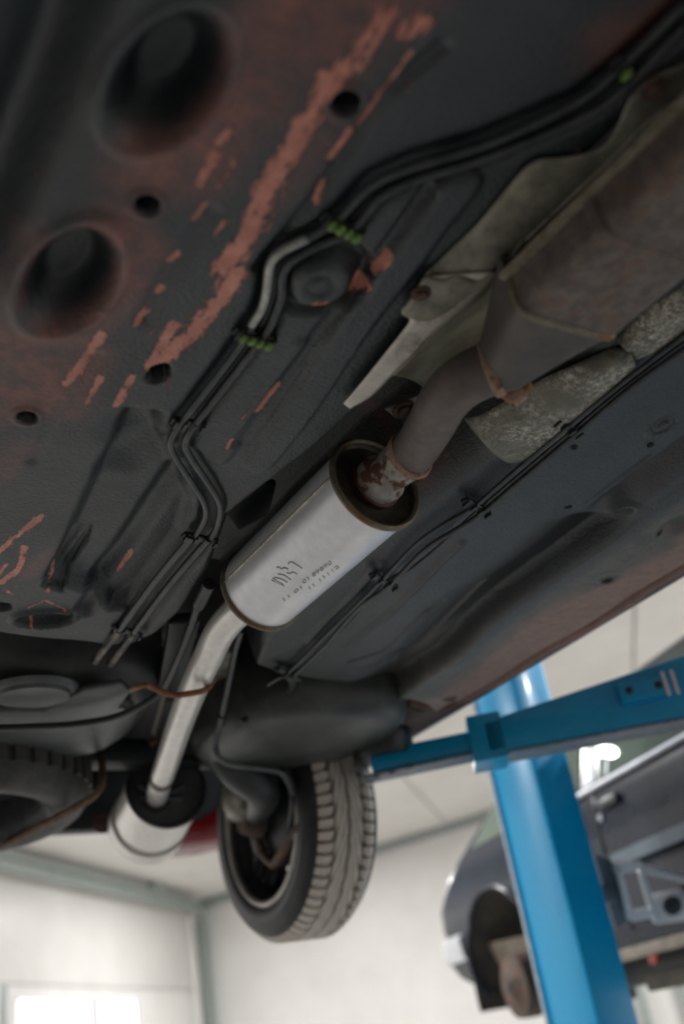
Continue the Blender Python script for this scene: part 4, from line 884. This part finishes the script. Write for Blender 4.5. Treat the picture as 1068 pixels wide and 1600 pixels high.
dk = 3.12
P3 = lambda u, v, d_=dk: on_d(u, v, d_)
cg = slab('carriage_plate', [P3(928, 1336), P3(955, 1345), P3(982, 1440), P3(962, 1452)], .02, 'slate', post, direction=CF, bev=.003)
bm = bmesh.new()
for a, b, w in (((962, 1348), (984, 1434), .020), ((958, 1360), (1003, 1352), .020), ((1000, 1358), (1024, 1440), .018), ((984, 1432), (1016, 1424), .024), ((958, 1352), (990, 1350), .02)):
    bar_bm(bm, P3(*a, dk - .02), P3(*b, dk - .02), w, .03, CF)
bmesh.ops.recalc_face_normals(bm, faces=bm.faces); bevel(bm, .003, 1)
lab(from_bm('carriage_frame', bm, 'grey_steel', post, False), 'pale grey square frame')
slab('carriage_arm', [P3(1020, 1408), P3(1090, 1396), P3(1100, 1436), P3(1026, 1446)], .06, 'grey_steel', post, direction=CF, bev=.004)
bar('carriage_tie', P3(996, 1356), P3(1110, 1382), .022, .03, 'grey_steel', post, CF, .003)
bolt(P3(1050, 1415, dk - .002), -CF, .018, post, mat='rim_dark')
bar('carriage_link', P3(905, 1400, dk - .02), P3(950, 1400, dk + .02), .09, .05, 'slate', post, (0, 0, 1), .004)

# ------------------------------------------------------------------ dark blue car raised in the next bay
HUB = on_d(805, 1540, 4.2); fw = np.array([-.235, -.972, 0]); fw /= np.linalg.norm(fw); outw = np.array([-fw[1] * -1, fw[0] * -1, 0]); outw = outw if outw @ (CAM - HUB) > 0 else -outw
dcar = empty('dark_car', HUB * np.array([1, 1, 0]) + ez * (CZ + .05), 'dark blue car without its wheel raised behind the blue column', 'car')
LEV = [(.15, -.50, .07), (.18, -.60, .04), (.24, -.74, .015), (.32, -.815, .0), (.40, -.83, -.004), (.42, -.80, .006), (.46, -.79, -.006), (.54, -.765, -.010), (.60, -.70, -.004), (.66, -.62, .004), (.70, -.55, .012), (.72, -.52, .018), (.80, -.34, .045), (.90, -.10, .08), (1.0, .20, .12), (1.05, .45, .15), (1.08, .70, .20)]
RC, CWID, LFR = .16, 1.30, 3.0
def dpt(l, z, inset): return HUB * np.array([1, 1, 0]) + fw * l - outw * inset + ez * (CZ + z)
def plan(rear, ins, nl=150):
    pts = []                                     # from middle of the tail round the corner along the side
    for w_ in np.linspace(CWID / 2, RC + ins + .01, 8): pts.append((rear, w_))
    for t in np.linspace(0, math.pi / 2, 9): pts.append((rear + RC * (1 - math.cos(t)), ins + RC * (1 - math.sin(t))))
    for l in np.linspace(rear + RC, LFR, nl)[1:]: pts.append((l, ins))
    return pts
zsn = np.concatenate([np.arange(.15, .70, .0125), np.arange(.70, 1.081, .02)])
La = np.array(LEV); V, Fc, info = [], [], []
for z in zsn:
    r, i_ = np.interp(z, La[:, 0], La[:, 1]), np.interp(z, La[:, 0], La[:, 2])
    for l, w_ in plan(r, i_):
        info.append((l, z, w_ - i_)); V.append(dpt(l, z, w_))
npl = 8 + 9 + 149; hz0 = HUB[2] - CZ + .01; AC = -.055; AR = .395
inf = np.array(info)
dd_ = np.hypot(inf[:, 0] - AC, inf[:, 1] - hz0); side = inf[:, 2] < .02
Vn = np.array(V)
for i in np.where(side & (np.abs(dd_ - AR) < .010))[0]:
    l, z = inf[i, 0], inf[i, 1]; k_ = AR / dd_[i]; nl_, nz = AC + (l - AC) * k_, hz0 + (z - hz0) * k_
    Vn[i] = Vn[i] + fw * (nl_ - l) + ez * (nz - z); dd_[i] = AR
for i in range(len(zsn) - 1):
    for j in range(npl - 1):
        f = (i * npl + j, i * npl + j + 1, (i + 1) * npl + j + 1, (i + 1) * npl + j)
        if all(side[v] or inf[v, 2] < .03 for v in f) and np.mean([dd_[v] for v in f]) < AR: continue
        Fc.append(f)
body = mesh('body', Vn, Fc, 'navy', dcar); md = body.modifiers.new('thickness', 'SOLIDIFY'); md.thickness = .012; md.offset = -1
# far half and roof keep the shell closed
ctr = dpt(0, 0, CWID / 2)
Vm = [p - outw * 2 * ((p - ctr) @ outw) for p in Vn]
mesh('far_side', Vm, [f for f in Fc], 'navy', dcar)
slab('roof', [dpt(.85, 1.08, .26), dpt(LFR - .9, 1.08, .26), dpt(LFR - .9, 1.08, CWID - .26), dpt(.85, 1.08, CWID - .26)], .02, 'navy', dcar, direction=(0, 0, 1))
def spt(l, z, o_=.0): return dpt(l, z, np.interp(z, La[:, 0], La[:, 2]) - o_)
# arch lip, inner arch, hub and disc
bm = bmesh.new(); tube_bm(bm, [spt(AC + AR * math.cos(t), hz0 + AR * math.sin(t), .006) for t in np.linspace(-.02, math.pi + .1, 40)], .011, 8); from_bm('arch_lip', bm, 'navy', dcar)
bm = bmesh.new(); rings = []
for dep in (.01, .36):
    rings.append([bm.verts.new(V3(dpt(AC + (AR + .005) * math.cos(t), hz0 + (AR + .005) * math.sin(t), dep))) for t in np.linspace(-.35, math.pi + .2, 30)])
for j in range(29): bm.faces.new((rings[0][j], rings[0][j + 1], rings[1][j + 1], rings[1][j]))
bm.faces.new(rings[1]); from_bm('wheel_arch', bm, 'navy_dark', dcar)
disc = lathe('brake_disc', HUB + outw * .01, -outw, [(-.02, 0), (-.02, .02), (-.012, .03), (-.012, .045), (0, .062), (.004, .125), (.03, .128), (.09, .128), (.09, 0)], 'brake_rust', dcar, 48)
lathe('hub_nut', HUB + outw * .012, outw, [(0, .026), (.02, .024), (.022, .014), (.022, 0)], 'rim_dark', disc, 6)
for i in range(4):
    t = i * math.pi / 2 + .4; c = HUB + (fw * math.cos(t) + ez * math.sin(t)) * .046; lathe('wheel_stud', c + outw * .01, outw, [(0, .007), (.014, .006), (.014, 0)], 'rim_dark', disc, 8)
tube('shock_absorber', [HUB - outw * .10, HUB - outw * .14 + ez * .16 + fw * .05, HUB - outw * .16 + ez * .3 + fw * .1], .028, 'navy_dark', dcar, 12)
tube('axle_beam', [HUB - outw * .08, HUB - outw * .5 + ez * .03], .03, 'tan_metal', dcar, 12, 1)
slab('splash_panel', [dpt(-.42, hz0 + .20, .10), dpt(.3, hz0 + .16, .10), dpt(.3, hz0 + .02, .14), dpt(-.36, hz0 + .04, .14)], .01, 'tan_metal', dcar, direction=-outw)
def win(name, bot, top, n, mat='dark_glass', o_=.005):
    V, Fc = [], []; B = resample([(a, b, 0) for a, b in bot], n, 1); T = resample([(a, b, 0) for a, b in top], n, 1); m_ = 8
    for i in range(n):
        for j in range(m_ + 1):
            g = j / m_; l, z = B[i, 0] * (1 - g) + T[i, 0] * g, B[i, 1] * (1 - g) + T[i, 1] * g; V.append(spt(l, z, o_))
    for i in range(n - 1):
        for j in range(m_): Fc.append((i * (m_ + 1) + j, i * (m_ + 1) + j + 1, (i + 1) * (m_ + 1) + j + 1, (i + 1) * (m_ + 1) + j))
    return mesh(name, V, Fc, mat, dcar)
win('quarter_window', [(-.20, .745), (.3, .735)], [(.02, .88), (.32, .99)], 8)
win('rear_window', [(.36, .735), (.88, .725)], [(.42, .98), (.88, 1.02)], 8)
fwin = win('front_window', [(1.03, .725), (2.2, .715)], [(1.03, 1.02), (1.95, 1.02)], 12)
lab(fwin, 'large dark front side window')
for a, b, w_ in ((.955, .80, .05),):
    slab('door_pillar', [spt(.92, .73, .008), spt(1.0, .73, .008), spt(1.0, 1.02, .008), spt(.92, 1.02, .008)], .004, 'slate', dcar, direction=-outw)
slab('window_post', [spt(1.085, .73, .009), spt(1.105, .73, .009), spt(1.105, 1.02, .009), spt(1.085, 1.02, .009)], .003, 'slate', dcar, direction=-outw)
bm = bmesh.new(); tube_bm(bm, [spt(l, .708, .008) for l in np.linspace(.3, 2.6, 20)], .011, 8); from_bm('belt_moulding', bm, 'chrome', dcar)
bm = bmesh.new()
for i in range(30):
    pass
sm = [spt(l, .445, .010) for l in np.linspace(1.02, 2.6, 16)]
bm.free(); bm = bmesh.new()
for p, q_ in zip(sm[:-1], sm[1:]): bar_bm(bm, p, q_, .014, .045)
from_bm('side_moulding', bm, 'slate', dcar, False)
bm = bmesh.new()
for l in (.98, .99):
    tube_bm(bm, [spt(l, z, .001) for z in np.linspace(.22, .70, 8)], .004, 6)
from_bm('door_gap', bm, 'black_plastic', dcar)
hd = slab('door_handle', [spt(1.03, .618, .004), spt(1.16, .618, .004), spt(1.16, .652, .004), spt(1.03, .652, .004)], .016, 'black_plastic', dcar, direction=outw, bev=.005)
lathe('door_lock', spt(1.02, .598, .004), outw, [(0, .014), (.006, .013), (.006, 0)], 'chrome', dcar, 16)
lathe('side_repeater', spt(1.10, .43, .004), outw, [(0, .018), (.01, .016), (.014, 0)], 'chrome', dcar, 16)
bm = bmesh.new()
pl = [dpt(r_, z_, w_) for z_, (r_, w_) in [(.0, (0, 0))]][:0]
tl = plan(np.interp(.44, La[:, 0], La[:, 1]), 0, 150)
def corner_strip(name, z0, z1, mat, l_end, o_=.010):
    V, Fc = [], []; zz_ = np.linspace(z0, z1, 7); cnt = None
    for z in zz_:
        r, i_ = np.interp(z, La[:, 0], La[:, 1]), np.interp(z, La[:, 0], La[:, 2]); pts = [(l - (o_ if w_ > i_ + .02 else 0), w_ - (o_ if l > r + .02 else 0)) for l, w_ in plan(r, i_) if l < l_end]
        if cnt is None: cnt = len(pts)
        pts = pts[:cnt] if len(pts) >= cnt else pts + [pts[-1]] * (cnt - len(pts)); V += [dpt(l, z, w_) for l, w_ in pts]
    for i in range(6):
        for j in range(cnt - 1): Fc.append((i * cnt + j, i * cnt + j + 1, (i + 1) * cnt + j + 1, (i + 1) * cnt + j))
    return mesh(name, V, Fc, mat, dcar)
lab(corner_strip('bumper_glint', .30, .415, 'chrome', -.44), 'reflection painted as a bright strip on the bumper corner')  # pale strip stands in for the reflection on the shiny bumper
# underside: sill, chassis rail, exhaust, floor
slab('underfloor', [dpt(.42, .17, .05), dpt(LFR, .17, .05), dpt(LFR, .17, CWID - .05), dpt(.42, .17, CWID - .05)], .03, 'tan_metal', dcar, direction=(0, 0, 1))
bar('chassis_rail', dpt(.5, .10, .22), dpt(2.8, .10, .22), .10, .09, 'black_panel', dcar, bev=.01)
bar('subframe', dpt(.85, .055, .12), dpt(2.2, .055, .12), .06, .055, 'navy_dark', dcar, bev=.008)
bar('jacking_rail', dpt(.7, .155, .05), dpt(2.6, .155, .05), .03, .04, 'tan_metal', dcar, bev=.005)
lathe('reflector', dpt(1.0, .135, .06), outw, [(0, .0), (0, .03), (.01, .03), (.012, 0)], 'lamp_red', dcar, 16)
tube('exhaust_pipe', [dpt(.4, .06, .5), dpt(1.4, .05, .45), dpt(2.6, .06, .5)], .03, 'tan_metal', dcar, 12)
print('objects', len(bpy.data.objects))
